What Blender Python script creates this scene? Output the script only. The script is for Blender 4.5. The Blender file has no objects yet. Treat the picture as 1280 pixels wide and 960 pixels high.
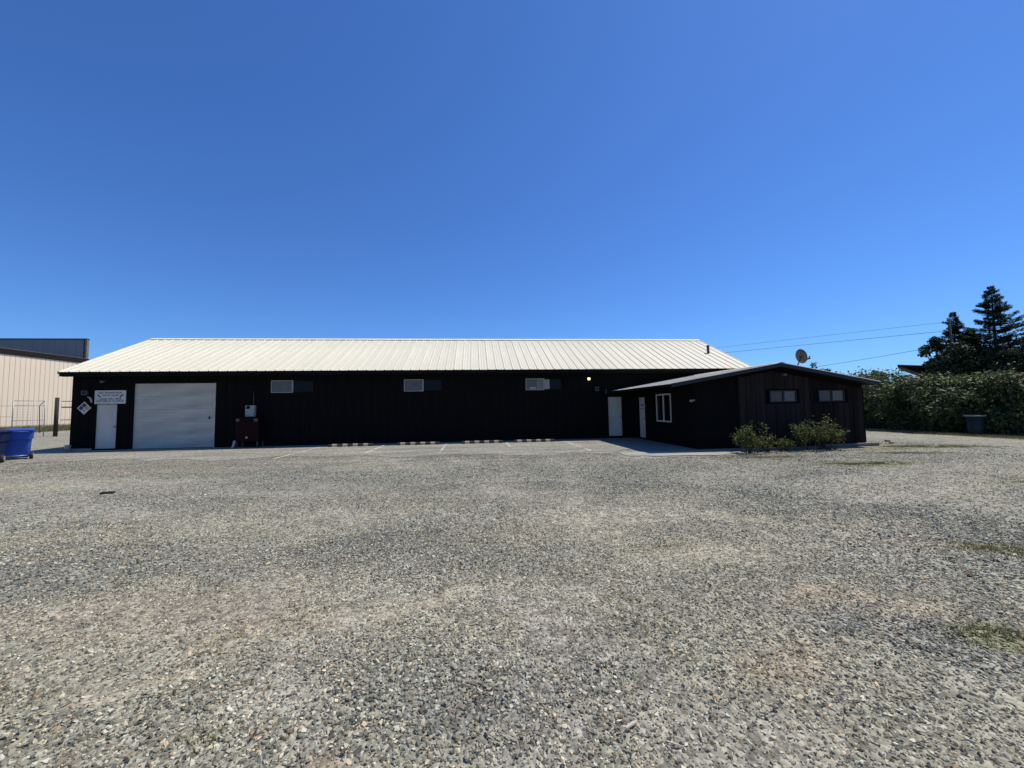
import bpy, math, random
import numpy as np
from mathutils import Vector, Matrix
random.seed(7)
RNG = np.random.default_rng(11)
scene = bpy.context.scene
COL = scene.collection

# ------------------------------------------------------------------ camera
H = 1.61
PITCH, ROLL, YAW, FPX = 0.061, 0.0151, 0.0979, 482.4
fw = Vector((math.sin(YAW)*math.cos(PITCH), math.cos(YAW)*math.cos(PITCH), math.sin(PITCH)))
r0 = Vector((math.cos(YAW), -math.sin(YAW), 0)); u0 = r0.cross(fw)
rt = math.cos(ROLL)*r0 - math.sin(ROLL)*u0
up = math.sin(ROLL)*r0 + math.cos(ROLL)*u0
cam = bpy.data.cameras.new('camera'); camo = bpy.data.objects.new('camera', cam); COL.objects.link(camo)
cam.sensor_width = 36.0; cam.lens = FPX/1280*36.0; cam.clip_start = 0.05; cam.clip_end = 3000
camo.matrix_world = Matrix(((rt.x, up.x, -fw.x, 0), (rt.y, up.y, -fw.y, 0), (rt.z, up.z, -fw.z, H), (0, 0, 0, 1)))
scene.camera = camo

# ------------------------------------------------------------------ sky and sun
SUN = Vector((0.46, 0.17, 1.0)).normalized()
EL = math.asin(SUN.z); AZ = math.atan2(SUN.x, SUN.y)
world = bpy.data.worlds.new('World'); scene.world = world; world.use_nodes = True
wn = world.node_tree; bg = wn.nodes['Background']
sky = wn.nodes.new('ShaderNodeTexSky'); sky.sky_type = 'NISHITA'; sky.sun_disc = False
sky.sun_elevation = EL; sky.sun_rotation = AZ
sky.altitude = 50; sky.air_density = 1.0; sky.dust_density = 0.3; sky.ozone_density = 3.0
tint = wn.nodes.new('ShaderNodeMix'); tint.data_type = 'RGBA'; tint.blend_type = 'MULTIPLY'; tint.inputs[0].default_value = 1.0
tint.inputs[7].default_value = (0.50, 0.86, 1.42, 1)      # deep clear-weather blue, the same over the whole sky
wn.links.new(sky.outputs[0], tint.inputs[6]); wn.links.new(tint.outputs[2], bg.inputs[0]); bg.inputs[1].default_value = 0.10
sl = bpy.data.lights.new('sun', 'SUN'); sl.energy = 4.6; sl.angle = math.radians(0.53); sl.color = (1.0, 0.93, 0.79)
so = bpy.data.objects.new('sun', sl); COL.objects.link(so); so.location = (30, 10, 60)
so.rotation_euler = SUN.to_track_quat('Z', 'Y').to_euler()
vs = scene.view_settings; vs.view_transform = 'Standard'; vs.look = 'None'; vs.exposure = 0.0; vs.gamma = 1.0
vs.use_curve_mapping = False

# ------------------------------------------------------------------ helpers
def tag(o, label=None, cat=None, group=None, kind=None):
    if label: o['label'] = label
    if cat: o['category'] = cat
    if group: o['group'] = group
    if kind: o['kind'] = kind
    return o

def empty(name, loc=(0, 0, 0), rz=0.0, parent=None):
    o = bpy.data.objects.new(name, None); COL.objects.link(o); o.location = loc; o.rotation_euler = (0, 0, rz)
    o.empty_display_size = 0.2
    if parent: o.parent = parent
    return o

def link(name, mesh, parent=None, loc=(0, 0, 0), rot=None):
    o = bpy.data.objects.new(name, mesh); COL.objects.link(o); o.location = loc
    if rot is not None: o.rotation_euler = rot
    if parent: o.parent = parent
    return o

class MB:
    """collects simple shapes; build() links them as one mesh object"""
    def __init__(s): s.v = []; s.f = []; s.smooth = []
    def add(s, vs_, fs, smooth=False):
        b = len(s.v); s.v += [tuple(p) for p in vs_]; s.f += [tuple(i+b for i in f) for f in fs]; s.smooth += [smooth]*len(fs)
        return s
    def box(s, x0, x1, y0, y1, z0, z1, bev=0.0):
        if bev <= 0:
            return s.add([(x0,y0,z0),(x1,y0,z0),(x1,y1,z0),(x0,y1,z0),(x0,y0,z1),(x1,y0,z1),(x1,y1,z1),(x0,y1,z1)],
                  [(0,3,2,1),(4,5,6,7),(0,1,5,4),(1,2,6,5),(2,3,7,6),(3,0,4,7)])
        b = bev; vs_ = []; idx = {}
        for ix, xx in enumerate((x0, x1)):
            for iy, yy in enumerate((y0, y1)):
                for iz, zz in enumerate((z0, z1)):
                    sx = b if ix == 0 else -b; sy = b if iy == 0 else -b; sz = b if iz == 0 else -b
                    idx[ix,iy,iz,0] = len(vs_); vs_.append((xx, yy+sy, zz+sz))
                    idx[ix,iy,iz,1] = len(vs_); vs_.append((xx+sx, yy, zz+sz))
                    idx[ix,iy,iz,2] = len(vs_); vs_.append((xx+sx, yy+sy, zz))
        fs = []
        I = lambda a, b_, c, k: idx[a, b_, c, k]
        fs += [(I(0,0,0,0),I(0,0,1,0),I(0,1,1,0),I(0,1,0,0)), (I(1,0,0,0),I(1,1,0,0),I(1,1,1,0),I(1,0,1,0))]
        fs += [(I(0,0,0,1),I(1,0,0,1),I(1,0,1,1),I(0,0,1,1)), (I(0,1,0,1),I(0,1,1,1),I(1,1,1,1),I(1,1,0,1))]
        fs += [(I(0,0,0,2),I(0,1,0,2),I(1,1,0,2),I(1,0,0,2)), (I(0,0,1,2),I(1,0,1,2),I(1,1,1,2),I(0,1,1,2))]
        for a in (0, 1):
            for c in (0, 1):
                fs.append((I(a,c,0,0),I(a,c,0,1),I(a,c,1,1),I(a,c,1,0)))
                fs.append((I(a,0,c,0),I(a,0,c,2),I(a,1,c,2),I(a,1,c,0)))
                fs.append((I(0,a,c,1),I(0,a,c,2),I(1,a,c,2),I(1,a,c,1)))
                for d in (0, 1): fs.append((I(a,c,d,0),I(a,c,d,1),I(a,c,d,2)))
        return s.add(vs_, fs)
    def tube(s, pts, r, n=8, cap=True):
        pts = [Vector(p) for p in pts]; rs = r if isinstance(r, (list, tuple)) else [r]*len(pts)
        vs_ = []; t0 = None
        for i, p in enumerate(pts):
            d = (pts[min(i+1, len(pts)-1)]-pts[max(i-1, 0)]).normalized()
            a = Vector((0,0,1)) if abs(d.z) < .9 else Vector((1,0,0))
            if t0 is not None: a = t0
            x = a - d*a.dot(d); x.normalize(); y = d.cross(x); t0 = x
            for k in range(n):
                an = 2*math.pi*k/n; vs_.append(p + (x*math.cos(an)+y*math.sin(an))*rs[i])
        fs = []
        for i in range(len(pts)-1):
            for k in range(n): fs.append((i*n+k, i*n+(k+1) % n, (i+1)*n+(k+1) % n, (i+1)*n+k))
        s.add(vs_, fs, True)
        if cap:
            m = len(pts)-1
            b = len(s.v)-len(vs_)
            s.f += [tuple(b+k for k in reversed(range(n))), tuple(b+m*n+k for k in range(n))]; s.smooth += [False, False]
        return s
    def lathe(s, prof, n=24, c=(0,0,0), smooth=True):
        vs_ = []; fs = []
        for (r, z) in prof:
            for k in range(n):
                an = 2*math.pi*k/n; vs_.append((c[0]+r*math.cos(an), c[1]+r*math.sin(an), c[2]+z))
        for i in range(len(prof)-1):
            for k in range(n): fs.append((i*n+k, i*n+(k+1) % n, (i+1)*n+(k+1) % n, (i+1)*n+k))
        return s.add(vs_, fs, smooth)
    def loft(s, rings, cap=True, smooth=False):
        n = len(rings[0]); vs_ = [p for r in rings for p in r]; fs = []
        for i in range(len(rings)-1):
            for k in range(n): fs.append((i*n+k, i*n+(k+1) % n, (i+1)*n+(k+1) % n, (i+1)*n+k))
        if cap: fs += [tuple(reversed(range(n))), tuple((len(rings)-1)*n+k for k in range(n))]
        return s.add(vs_, fs, smooth)
    def quad(s, a, b, c, d): return s.add([a, b, c, d], [(0,1,2,3)])
    def mesh(s, name, mat):
        me = bpy.data.meshes.new(name); me.from_pydata(s.v, [], s.f); me.update()
        me.polygons.foreach_set('use_smooth', s.smooth)
        if mat: me.materials.append(mat)
        return me
    def build(s, name, mat, parent=None, loc=(0,0,0), rot=None): return link(name, s.mesh(name, mat), parent, loc, rot)

def np_mesh(name, verts, faces, mat):
    """verts (N,3), faces (M,k) numpy, one k for all"""
    me = bpy.data.meshes.new(name); N = len(verts); M, k = faces.shape
    me.vertices.add(N); me.vertices.foreach_set('co', np.ascontiguousarray(verts, np.float32).ravel())
    me.loops.add(M*k); me.loops.foreach_set('vertex_index', np.ascontiguousarray(faces, np.int32).ravel())
    me.polygons.add(M); me.polygons.foreach_set('loop_start', np.arange(0, M*k, k, dtype=np.int32))
    me.update(calc_edges=True)
    if mat: me.materials.append(mat)
    return me

def vnoise(x, y, seed=0):
    x = np.asarray(x, float); y = np.asarray(y, float)
    xi = np.floor(x).astype(np.int64); yi = np.floor(y).astype(np.int64); fx = x-xi; fy = y-yi
    fx = fx*fx*(3-2*fx); fy = fy*fy*(3-2*fy)
    def h(a, b):
        n = (a*374761393 + b*668265263 + seed*1442695041) & 0x7fffffff
        n = ((n ^ (n >> 13))*1274126177) & 0x7fffffff
        n = (n ^ (n >> 16)) & 0xffff
        return n/65535.0
    return (h(xi,yi)*(1-fx)+h(xi+1,yi)*fx)*(1-fy)+(h(xi,yi+1)*(1-fx)+h(xi+1,yi+1)*fx)*fy
def fbm(x, y, seed=0, o=4):
    t = 0; a = .5; n = 0
    for k in range(o): t = t+a*vnoise(x*2**k+17.3*k, y*2**k-9.1*k, seed+k); n += a; a *= .5
    return t/n

# ------------------------------------------------------------------ materials
def mat(name, c, rough=0.7, c2=None, scale=3.0, stretch=(1,1,1), bump=0.0, bscale=40.0, metal=0.0, spec=0.5, detail=5.0, lo=.35, hi=.65):
    m = bpy.data.materials.new(name); m.use_nodes = True; nt = m.node_tree; b = nt.nodes['Principled BSDF']
    b.inputs['Roughness'].default_value = rough; b.inputs['Metallic'].default_value = metal
    b.inputs['Specular IOR Level'].default_value = spec
    b.inputs['Base Color'].default_value = (*c, 1)
    tc = nt.nodes.new('ShaderNodeTexCoord'); mp = nt.nodes.new('ShaderNodeMapping'); mp.inputs['Scale'].default_value = stretch
    nt.links.new(tc.outputs['Object'], mp.inputs[0])
    c2 = c2 or tuple(min(1, k*0.8) for k in c)
    n = nt.nodes.new('ShaderNodeTexNoise'); n.inputs['Scale'].default_value = scale; n.inputs['Detail'].default_value = detail
    nt.links.new(mp.outputs[0], n.inputs['Vector'])
    r = nt.nodes.new('ShaderNodeValToRGB'); r.color_ramp.elements[0].position = lo; r.color_ramp.elements[1].position = hi
    r.color_ramp.elements[0].color = (*c, 1); r.color_ramp.elements[1].color = (*c2, 1)
    nt.links.new(n.outputs[0], r.inputs[0]); nt.links.new(r.outputs[0], b.inputs['Base Color'])
    if bump > 0:
        n2 = nt.nodes.new('ShaderNodeTexNoise'); n2.inputs['Scale'].default_value = bscale; n2.inputs['Detail'].default_value = 4
        nt.links.new(mp.outputs[0], n2.inputs['Vector'])
        bp = nt.nodes.new('ShaderNodeBump'); bp.inputs['Strength'].default_value = bump; bp.inputs['Distance'].default_value = 0.01
        nt.links.new(n2.outputs[0], bp.inputs['Height']); nt.links.new(bp.outputs[0], b.inputs['Normal'])
    return m

M = {}
M['roof'] = mat('cream painted metal', (.765,.72,.56), .5, (.68,.635,.485), .7, (3,.4,1), .05, 5, spec=.25)
M['roof_annex'] = mat('grey metal roofing', (.64,.60,.50), .7, (.52,.48,.40), 1.2, spec=.12)
M['black'] = mat('black painted siding', (.009,.0085,.008), .9, (.006,.006,.0055), 2.0, (6,6,.4), .25, 60, spec=.06)
M['blacktrim'] = mat('black trim', (.008,.0075,.007), .85, (.011,.010,.010), 3.0, spec=.06)
M['brown'] = mat('dark brown boards', (.029,.021,.018), .9, (.020,.015,.013), 1.5, (8,8,.5), .3, 60, spec=.08)
M['brown2'] = mat('dark brown boards weathered', (.036,.027,.023), .9, (.024,.018,.016), 1.5, (8,8,.5), .3, 60, spec=.08)
M['brown3'] = mat('near black boards', (.016,.012,.011), .9, (.012,.009,.009), 1.5, (8,8,.5), .3, 60, spec=.08)
M['white'] = mat('white painted steel', (.66,.58,.47), .5, (.55,.49,.40), 1.5, (1,1,.6), spec=.3)
M['garage'] = mat('dirty white steel', (.60,.53,.43), .55, (.40,.35,.28), 1.1, (.6,.6,2.2), .08, 14, spec=.25, lo=.4, hi=.8)
M['frame'] = mat('aluminium frame', (.38,.355,.315), .5, (.30,.28,.25), 5, spec=.3)
M['darkframe'] = mat('dark bronze frame', (.03,.03,.032), .5, spec=.2)
M['blind'] = mat('grey blind', (.12,.11,.095), .3, (.08,.075,.065), 3, (1,1,8), spec=.5)
M['blinddark'] = mat('dim grey blind', (.065,.06,.055), .3, (.045,.042,.038), 3, (1,1,8), spec=.4)
M['glass'] = mat('dark window glass', (.005,.005,.006), .08, (.008,.008,.009), 1.0, spec=.12)
M['concrete'] = mat('concrete', (.38,.36,.31), .9, (.29,.275,.235), 1.2, bump=.25, bscale=60, spec=.2)
M['paint'] = mat('worn white line paint', (.62,.61,.58), .85, (.36,.35,.33), 9, spec=.2, lo=.42, hi=.58)
M['yellow'] = mat('faded yellow paint', (.46,.41,.25), .8, (.30,.27,.19), 12, spec=.2)
M['stopdark'] = mat('black rubber', (.035,.033,.031), .85, (.06,.055,.05), 10, spec=.2)
M['metal'] = mat('galvanised steel', (.38,.39,.40), .45, (.28,.29,.30), 6, metal=.6)
M['darkmetal'] = mat('dark metal', (.035,.036,.038), .5, (.055,.055,.056), 6, spec=.4)
M['dish'] = mat('grey dish paint', (.10,.098,.085), .6, (.07,.068,.06), 5, spec=.3)
M['red'] = mat('dark red paint', (.018,.005,.005), .7, (.014,.004,.004), 4, spec=.08)
M['boxwhite'] = mat('white enamel', (.45,.41,.35), .5, (.36,.33,.28), 5, spec=.3)
M['signwhite'] = mat('white sign board', (.68,.61,.53), .5, (.60,.54,.47), 4, spec=.3)
M['ink'] = mat('black print', (.02,.02,.025), .6, spec=.2)
M['dred'] = mat('red print', (.10,.012,.012), .6); M['dblue'] = mat('blue print', (.012,.02,.09), .6)
M['dyel'] = mat('yellow print', (.42,.40,.10), .6)
M['beige'] = mat('beige metal siding', (.90,.745,.55), .6, (.82,.68,.50), .6, (1,1,.3), spec=.2)
M['fascia'] = mat('brown fascia', (.016,.010,.009), .8, (.024,.016,.014), 3, spec=.2)
M['slate'] = mat('blue grey cladding', (.20,.205,.205), .55, (.165,.17,.17), .8, (1,1,.3), spec=.3)
M['slatetrim'] = mat('grey corner trim', (.22,.20,.17), .6, spec=.2)
M['bin'] = mat('blue plastic', (.020,.085,.43), .45, (.016,.065,.33), 3, spec=.4)
M['binshade'] = mat('shaded blue plastic', (.006,.013,.055), .5, (.008,.016,.065), 3, spec=.4)  # darker copy of the cart blue, shade on the left cart put into colour
M['rubber'] = mat('black tyre rubber', (.02,.02,.02), .8)
M['hub'] = mat('grey wheel plastic', (.30,.30,.30), .6)
M['tub'] = mat('slate blue plastic', (.020,.024,.024), .5, (.015,.019,.019), 3, spec=.35)
M['tubrim'] = mat('grey rim', (.16,.155,.145), .55)
M['timber'] = mat('weathered timber', (.20,.17,.14), .9, (.13,.11,.09), 3, (1,14,14), .4, 30)
M['pole'] = mat('creosote pole', (.028,.022,.018), .9, (.042,.034,.028), 3, (9,9,.6), .3, 30)
M['bark'] = mat('bark', (.055,.042,.034), .95, (.09,.07,.055), 6, (2,2,.5), .6, 20)
M['wire'] = mat('cable', (.05,.055,.06), .7)
M['brick'] = mat('red brick', (.32,.12,.08), .9, (.24,.10,.07), 12, bump=.3)
M['houseroof'] = mat('brown shingles', (.085,.060,.052), .9, (.055,.042,.038), 8, bump=.4, bscale=30)
M['housewall'] = mat('tan siding', (.30,.26,.21), .8, (.25,.22,.18), 2)
M['rust'] = mat('rusty leaf', (.17,.085,.045), .9, (.10,.055,.03), 30)
M['wood'] = mat('bleached wood', (.55,.49,.38), .85, (.42,.36,.27), 12, (1,8,8))

# sheets differ slightly from one another
nt = M['roof'].node_tree; b_ = nt.nodes['Principled BSDF']; src = b_.inputs['Base Color'].links[0].from_socket
oi = nt.nodes.new('ShaderNodeObjectInfo'); mr_ = nt.nodes.new('ShaderNodeMapRange'); mr_.inputs[3].default_value = .965; mr_.inputs[4].default_value = 1.02
nt.links.new(oi.outputs['Random'], mr_.inputs[0]); hv = nt.nodes.new('ShaderNodeHueSaturation'); nt.links.new(mr_.outputs[0], hv.inputs['Value']); nt.links.new(src, hv.inputs['Color']); nt.links.new(hv.outputs[0], b_.inputs['Base Color'])

def leafmat(name, c, c2, rough=.5, transl=.25):
    m = bpy.data.materials.new(name); m.use_nodes = True; nt = m.node_tree; b = nt.nodes['Principled BSDF']
    at = nt.nodes.new('ShaderNodeAttribute'); at.attribute_name = 'tone'
    r = nt.nodes.new('ShaderNodeValToRGB'); r.color_ramp.elements[0].color = (*c, 1); r.color_ramp.elements[1].color = (*c2, 1)
    nt.links.new(at.outputs['Fac'], r.inputs[0]); nt.links.new(r.outputs[0], b.inputs['Base Color'])
    b.inputs['Roughness'].default_value = rough; b.inputs['Specular IOR Level'].default_value = .22
    tr = nt.nodes.new('ShaderNodeBsdfTranslucent'); mx = nt.nodes.new('ShaderNodeMixShader'); mx.inputs[0].default_value = transl
    nt.links.new(r.outputs[0], tr.inputs[0])
    out = nt.nodes['Material Output']
    nt.links.new(b.outputs[0], mx.inputs[1]); nt.links.new(tr.outputs[0], mx.inputs[2]); nt.links.new(mx.outputs[0], out.inputs[0])
    return m
M['hedgeleaf'] = leafmat('bramble leaves', (.022,.040,.010), (.105,.138,.036), .52, .28)
M['shrubleaf'] = leafmat('shrub leaves', (.036,.058,.012), (.165,.19,.042), .5, .35)
M['conifer'] = leafmat('conifer needles', (.024,.046,.028), (.070,.105,.060), .7, .32)
M['broadleaf'] = leafmat('dark leaves', (.022,.032,.016), (.05,.065,.028), .5, .2)
M['paleleaf'] = leafmat('pale leaves', (.055,.075,.035), (.11,.125,.06), .6, .3)
M['grass'] = leafmat('yard weeds', (.13,.125,.05), (.27,.24,.12), .8, .4)
M['drygrass'] = leafmat('dry grass', (.12,.125,.05), (.28,.25,.13), .8, .3)

# ------------------------------------------------------------------ foliage builders
def leaf_cloud(pos, nrm, size, asp=0.55, fold=.18, droop=0.0):
    """one folded 6-vertex leaf (2 quads) per point; returns verts, faces, tone"""
    n = len(pos)
    nrm = nrm/np.maximum(np.linalg.norm(nrm, axis=1, keepdims=True), 1e-6)
    t = RNG.normal(size=(n, 3)); t -= nrm*(t*nrm).sum(1, keepdims=True); t[:, 2] -= droop
    t /= np.maximum(np.linalg.norm(t, axis=1, keepdims=True), 1e-6)
    b = np.cross(nrm, t); b /= np.maximum(np.linalg.norm(b, axis=1, keepdims=True), 1e-6)
    L = size[:, None]; W = L*asp*.5; F = L*fold
    base = pos; tip = pos+t*L; ml = pos+t*L*.45+b*W+nrm*F*.5; mr = pos+t*L*.45-b*W+nrm*F*.5
    mid = pos+t*L*.5-nrm*F*.2
    V = np.stack([base, ml, tip, mr, mid], 1).reshape(-1, 3)
    k = np.arange(n)[:, None]*5
    Fc = np.concatenate([k+np.array([[0, 4, 2, 1]]), k+np.array([[0, 3, 2, 4]])], 1).reshape(-1, 4)
    return V, Fc

def foliage(name, V, F, material, parent, per=5, tone=None):
    me = np_mesh(name, V, F, material)
    n = len(V)//per
    tn = RNG.random(n) if tone is None else tone
    a = me.attributes.new('tone', 'FLOAT', 'POINT'); a.data.foreach_set('value', np.repeat(tn, per).astype(np.float32))
    return link(name, me, parent)

def shrub(loc, h, w, n, name, label, cat, group, material, leaf=.088, parent=None, stems=16):
    root = empty(name, loc); tag(root, label, cat, group)
    mb = MB(); tips = []
    for k in range(stems):
        a = random.uniform(0, 6.28); rr = random.uniform(.25, 1)*w*.5; hh = h*random.uniform(.55, 1)
        hh *= random.uniform(.45, 1); b0 = Vector((math.cos(a)*rr*.45, math.sin(a)*rr*.45, 0)); p1 = Vector((math.cos(a)*rr*.8, math.sin(a)*rr*.8, hh*.4)); p2 = Vector((math.cos(a)*rr*1.1, math.sin(a)*rr*1.1, hh))
        mb.tube([b0, p1, p2], [.012, .009, .003], 5); tips.append((p1, p2))
        for j in range(3):
            q = p1.lerp(p2, random.uniform(.0, .9)); e = q+Vector((random.uniform(-1,1)*w*.16, random.uniform(-1,1)*w*.16, random.uniform(.02,.22)*h))
            mb.tube([q, e], [.006, .002], 4); tips.append((q, e))
    mb.build('stem', M['bark'], root)
    idx = RNG.integers(0, len(tips), n); A = np.array([t[0] for t in tips])[idx]; B = np.array([t[1] for t in tips])[idx]
    u = RNG.random((n, 1))**.6
    P = A+(B-A)*u+RNG.normal(size=(n, 3))*np.array([w, w, h])*.055
    P[:, 2] = np.maximum(P[:, 2], .02)
    N = RNG.normal(size=(n, 3)); N[:, 2] = np.abs(N[:, 2])+.5
    V, F = leaf_cloud(P, N, RNG.uniform(.6, 1.3, n)*leaf, .42)
    foliage('foliage', V, F, material, root)
    return root

def broad_tree(loc, h, w, n, name, label, material, leaf=.25, group=None, trunk_f=.3, clumps=22):
    root = empty(name, loc); tag(root, label, 'tree', group)
    mb = MB(); th = h*trunk_f
    mb.tube([(0,0,-.2), (.05*w,0,th*.6), (0,.03*w,th), (.02*w,0,h*.8)], [h*.025, h*.02, h*.016, h*.004], 8)
    cs = []
    for k in range(clumps):
        z = random.uniform(.28, .97); rmax = w*.5*math.sqrt(max(.05, 1-((z-.55)/.5)**2))
        a = random.uniform(0, 6.28); rr = rmax*random.uniform(.2, 1)
        c = Vector((math.cos(a)*rr, math.sin(a)*rr, z*h)); cs.append(c)
        mb.tube([(0, 0, max(th*.7, c.z*.6)), c*.6+Vector((0,0,c.z*.3)), c], [h*.008, h*.005, h*.002], 5)
    mb.build('trunk', M['bark'], root)
    C = np.array(cs)[RNG.integers(0, len(cs), n)]
    d = RNG.normal(size=(n, 3)); d /= np.linalg.norm(d, axis=1, keepdims=True)
    R = w*.17*RNG.random((n, 1))**.4
    P = C+d*R*np.array([1, 1, .75]); N = d+RNG.normal(size=(n, 3))*.5+np.array([0, 0, .4])
    V, F = leaf_cloud(P, N, RNG.uniform(.6, 1.3, n)*leaf, .6)
    foliage('crown', V, F, material, root)
    return root

def conifer(loc, h, w, label, seed, name='conifer_tree', group=None, density=1.0, lean=0.0, bare=0.10):
    rnd = random.Random(seed); root = empty(name, loc); tag(root, label, 'tree', group)
    mb = MB()
    mb.tube([(0,0,-.3), (0,0,h*.4), (lean*.5,0,h*.8), (lean,0,h)], [h*.018, h*.013, h*.005, .012], 8)
    P = []; T = []; S = []
    z = h*bare
    while z < h*.985:
        f = 1-z/h; Lb = w*.5*(f**.92)
        for k in range(rnd.randint(5, 7)):
            a = rnd.uniform(0, 6.283); L = Lb*rnd.uniform(.4, 1.2)+.10
            if rnd.random() < .10: continue
            rise = rnd.uniform(-.05, .55)+(.45 if f < .25 else 0)
            d = Vector((math.cos(a), math.sin(a), 0)); side = Vector((-d.y, d.x, 0))
            p0 = Vector((lean*max(0, (z/h-.4)/.6), 0, z)); p1 = p0+d*L*.55+Vector((0,0,L*rise*.5)); p2 = p0+d*L+Vector((0,0,L*rise*.5+.16*L))
            mb.tube([p0, p1, p2], [.012+.006*L, .008+.003*L, .004], 4, cap=False)
            m = int((30+165*L)*density)
            for j in range(m):
                u = rnd.random()**.75; u = max(u, .12)
                c = p0.lerp(p1, u/.55) if u < .55 else p1.lerp(p2, (u-.55)/.45)
                sp = L*.27*(1.1-u)+.08; v = rnd.uniform(-1, 1)
                q = c+side*v*sp+Vector((0, 0, -abs(v)*sp*.30+rnd.uniform(-.14, .10)))
                P.append(q); tdir = d*rnd.uniform(.4, 1)+side*v*.9+Vector((0,0,rnd.uniform(-.35,.25))); T.append(tdir); S.append(rnd.uniform(.09, .22)*(1 if f > .12 else .8))
        z += h*rnd.uniform(.016, .034)*(.65+.6*f)
    mb.build('trunk', M['bark'], root)
    P = np.array([tuple(p) for p in P]); T = np.array([tuple(t) for t in T]); S = np.array(S)
    n = len(P); T /= np.linalg.norm(T, axis=1, keepdims=True)
    N = RNG.normal(size=(n, 3))*.55; N[:, 2] += 1; N -= T*(N*T).sum(1, keepdims=True); N /= np.linalg.norm(N, axis=1, keepdims=True)
    B = np.cross(N, T); W = (S*.20)[:, None]; L = S[:, None]
    V = np.stack([P, P+T*L*.4+B*W, P+T*L, P+T*L*.4-B*W], 1).reshape(-1, 3)
    F = np.arange(n*4).reshape(-1, 4)
    foliage('crown', V, F, M['conifer'], root, per=4)
    return root

# ------------------------------------------------------------------ ground
# patches of differing stone colour/size on the yard: (x, y, rx, ry, angle, kind, amount)
PATCH = [(-2.1,2.6,.55,.12,.15,'tan',.9), (-.3,3.4,.9,.16,.25,'tan',.8), (-1.5,3.15,.5,.30,.2,'rust',.45), (1.1,5.2,1.8,.7,.1,'tan',.55),
         (3.1,3.0,.75,.28,-.2,'rust',.4), (1.9,2.25,.5,.16,.2,'rust',.35), (-2.6,3.6,1.2,.45,.1,'pink',.55), (2.5,4.1,1.0,.4,0,'tan',.6),
         (-1.6,4.7,1.8,.6,.2,'blue',.4), (3.2,2.5,.9,.35,-.3,'blue',.6), (-4.3,4.4,1.4,.8,.2,'blue',.5), (0.2,2.3,1.0,.4,0,'blue',.35),
         (3.55,2.4,.4,.2,-.5,'green',.8), (2.1,4.35,.5,.12,0,'green',.3), (5.7,3.7,.6,.25,-.4,'green',.7), (-1.3,2.15,.2,.09,0,'green',.25),
         (-2.65,2.5,.3,.2,0,'green',.25), (-.6,1.95,.18,.1,0,'rust',.7), (10.2,9.3,1.5,.35,-.1,'green',.9), (16.2,12.4,1.8,.5,-.2,'green',.9),
         (13.5,11.0,1.4,.3,-.15,'green',.6), (8.6,11.0,1.4,.3,-.1,'green',.55), (12,6.5,2.2,.6,-.2,'green',.4), (-9,12,5,1.0,.1,'pink',.45), (-12,9.5,4,1.0,.1,'tan',.5),
         (5,7.5,3.5,.6,.15,'blue',.25), (-3,7.2,3.5,.8,.1,'blue',.25), (-6.5,5.6,2.5,.5,.15,'tan',.55), (4.6,5.0,1.6,.35,-.25,'tan',.5), (5.0,4.0,.7,.2,-.2,'rust',.35)]
PCOL = dict(tan=(.335,.305,.225), rust=(.30,.235,.155), pink=(.29,.25,.19), blue=(.195,.194,.170), green=(.20,.20,.11))
def yard_colour(x, y):
    x = np.asarray(x, float); y = np.asarray(y, float)
    n1 = fbm(x*.35+3, y*.6, 5); n2 = fbm(x*1.3, y*2.2, 21, 3); n3 = fbm(x*.12, y*.22+4, 33, 3)
    a = np.clip((n1-.42)*4.5, 0, 1)[:, None]
    c = np.array([.250,.244,.196])*(1-a)+np.array([.288,.272,.210])*a
    k = np.clip((n3-.5)*2.0, 0, .3)[:, None]; c = c*(1-k)+np.array([.205,.20,.166])*k
    c = c*(.86+.28*n2)[:, None]
    fine = a[:, 0]*.55
    w1 = x+.25*(fbm(x*2, y*2, 41, 3)-.5)*2; w2 = y+.25*(fbm(x*2+9, y*2, 43, 3)-.5)*2
    # faint wheel tracks: pairs of arcs where the stone is packed finer and paler
    for (cx_, cy_, rad) in ((-14.0, -6.0, 15.5), (-14.0, -6.0, 17.1), (18.0, 22.0, 21.0), (18.0, 22.0, 22.6), (3.0, 40.0, 34.2), (3.0, 40.0, 32.6), (-30., 14., 31.0), (-30., 14., 32.6)):
        d = np.abs(np.hypot(w1-cx_, w2-cy_)-rad)
        m = np.clip(1-d/.34, 0, 1)*.5*np.clip(fbm(x*.5, y*.5, 95, 2)*2.2-.55, 0, 1)
        c = c*(1-m[:, None])+np.array([.325,.30,.25])*m[:, None]; fine = np.clip(fine+m*.8, 0, 1)
    for (px, py, rx, ry, an, kind, amt) in PATCH:
        dx = w1-px; dy = w2-py; ca, sa = math.cos(an), math.sin(an)
        d = ((dx*ca+dy*sa)/rx)**2+((-dx*sa+dy*ca)/ry)**2
        m = np.clip(1.25-d, 0, 1)*amt*(.55+.9*vnoise(x*6, y*6, 71)); m = np.clip(m, 0, 1)
        c = c*(1-m[:, None])+np.array(PCOL[kind])*m[:, None]
        fine = np.clip(fine+m*({'tan': .8, 'rust': .5, 'pink': .5, 'blue': -.6, 'green': .3}[kind]), 0, 1)
    return np.clip(c, 0, 1), fine

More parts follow.
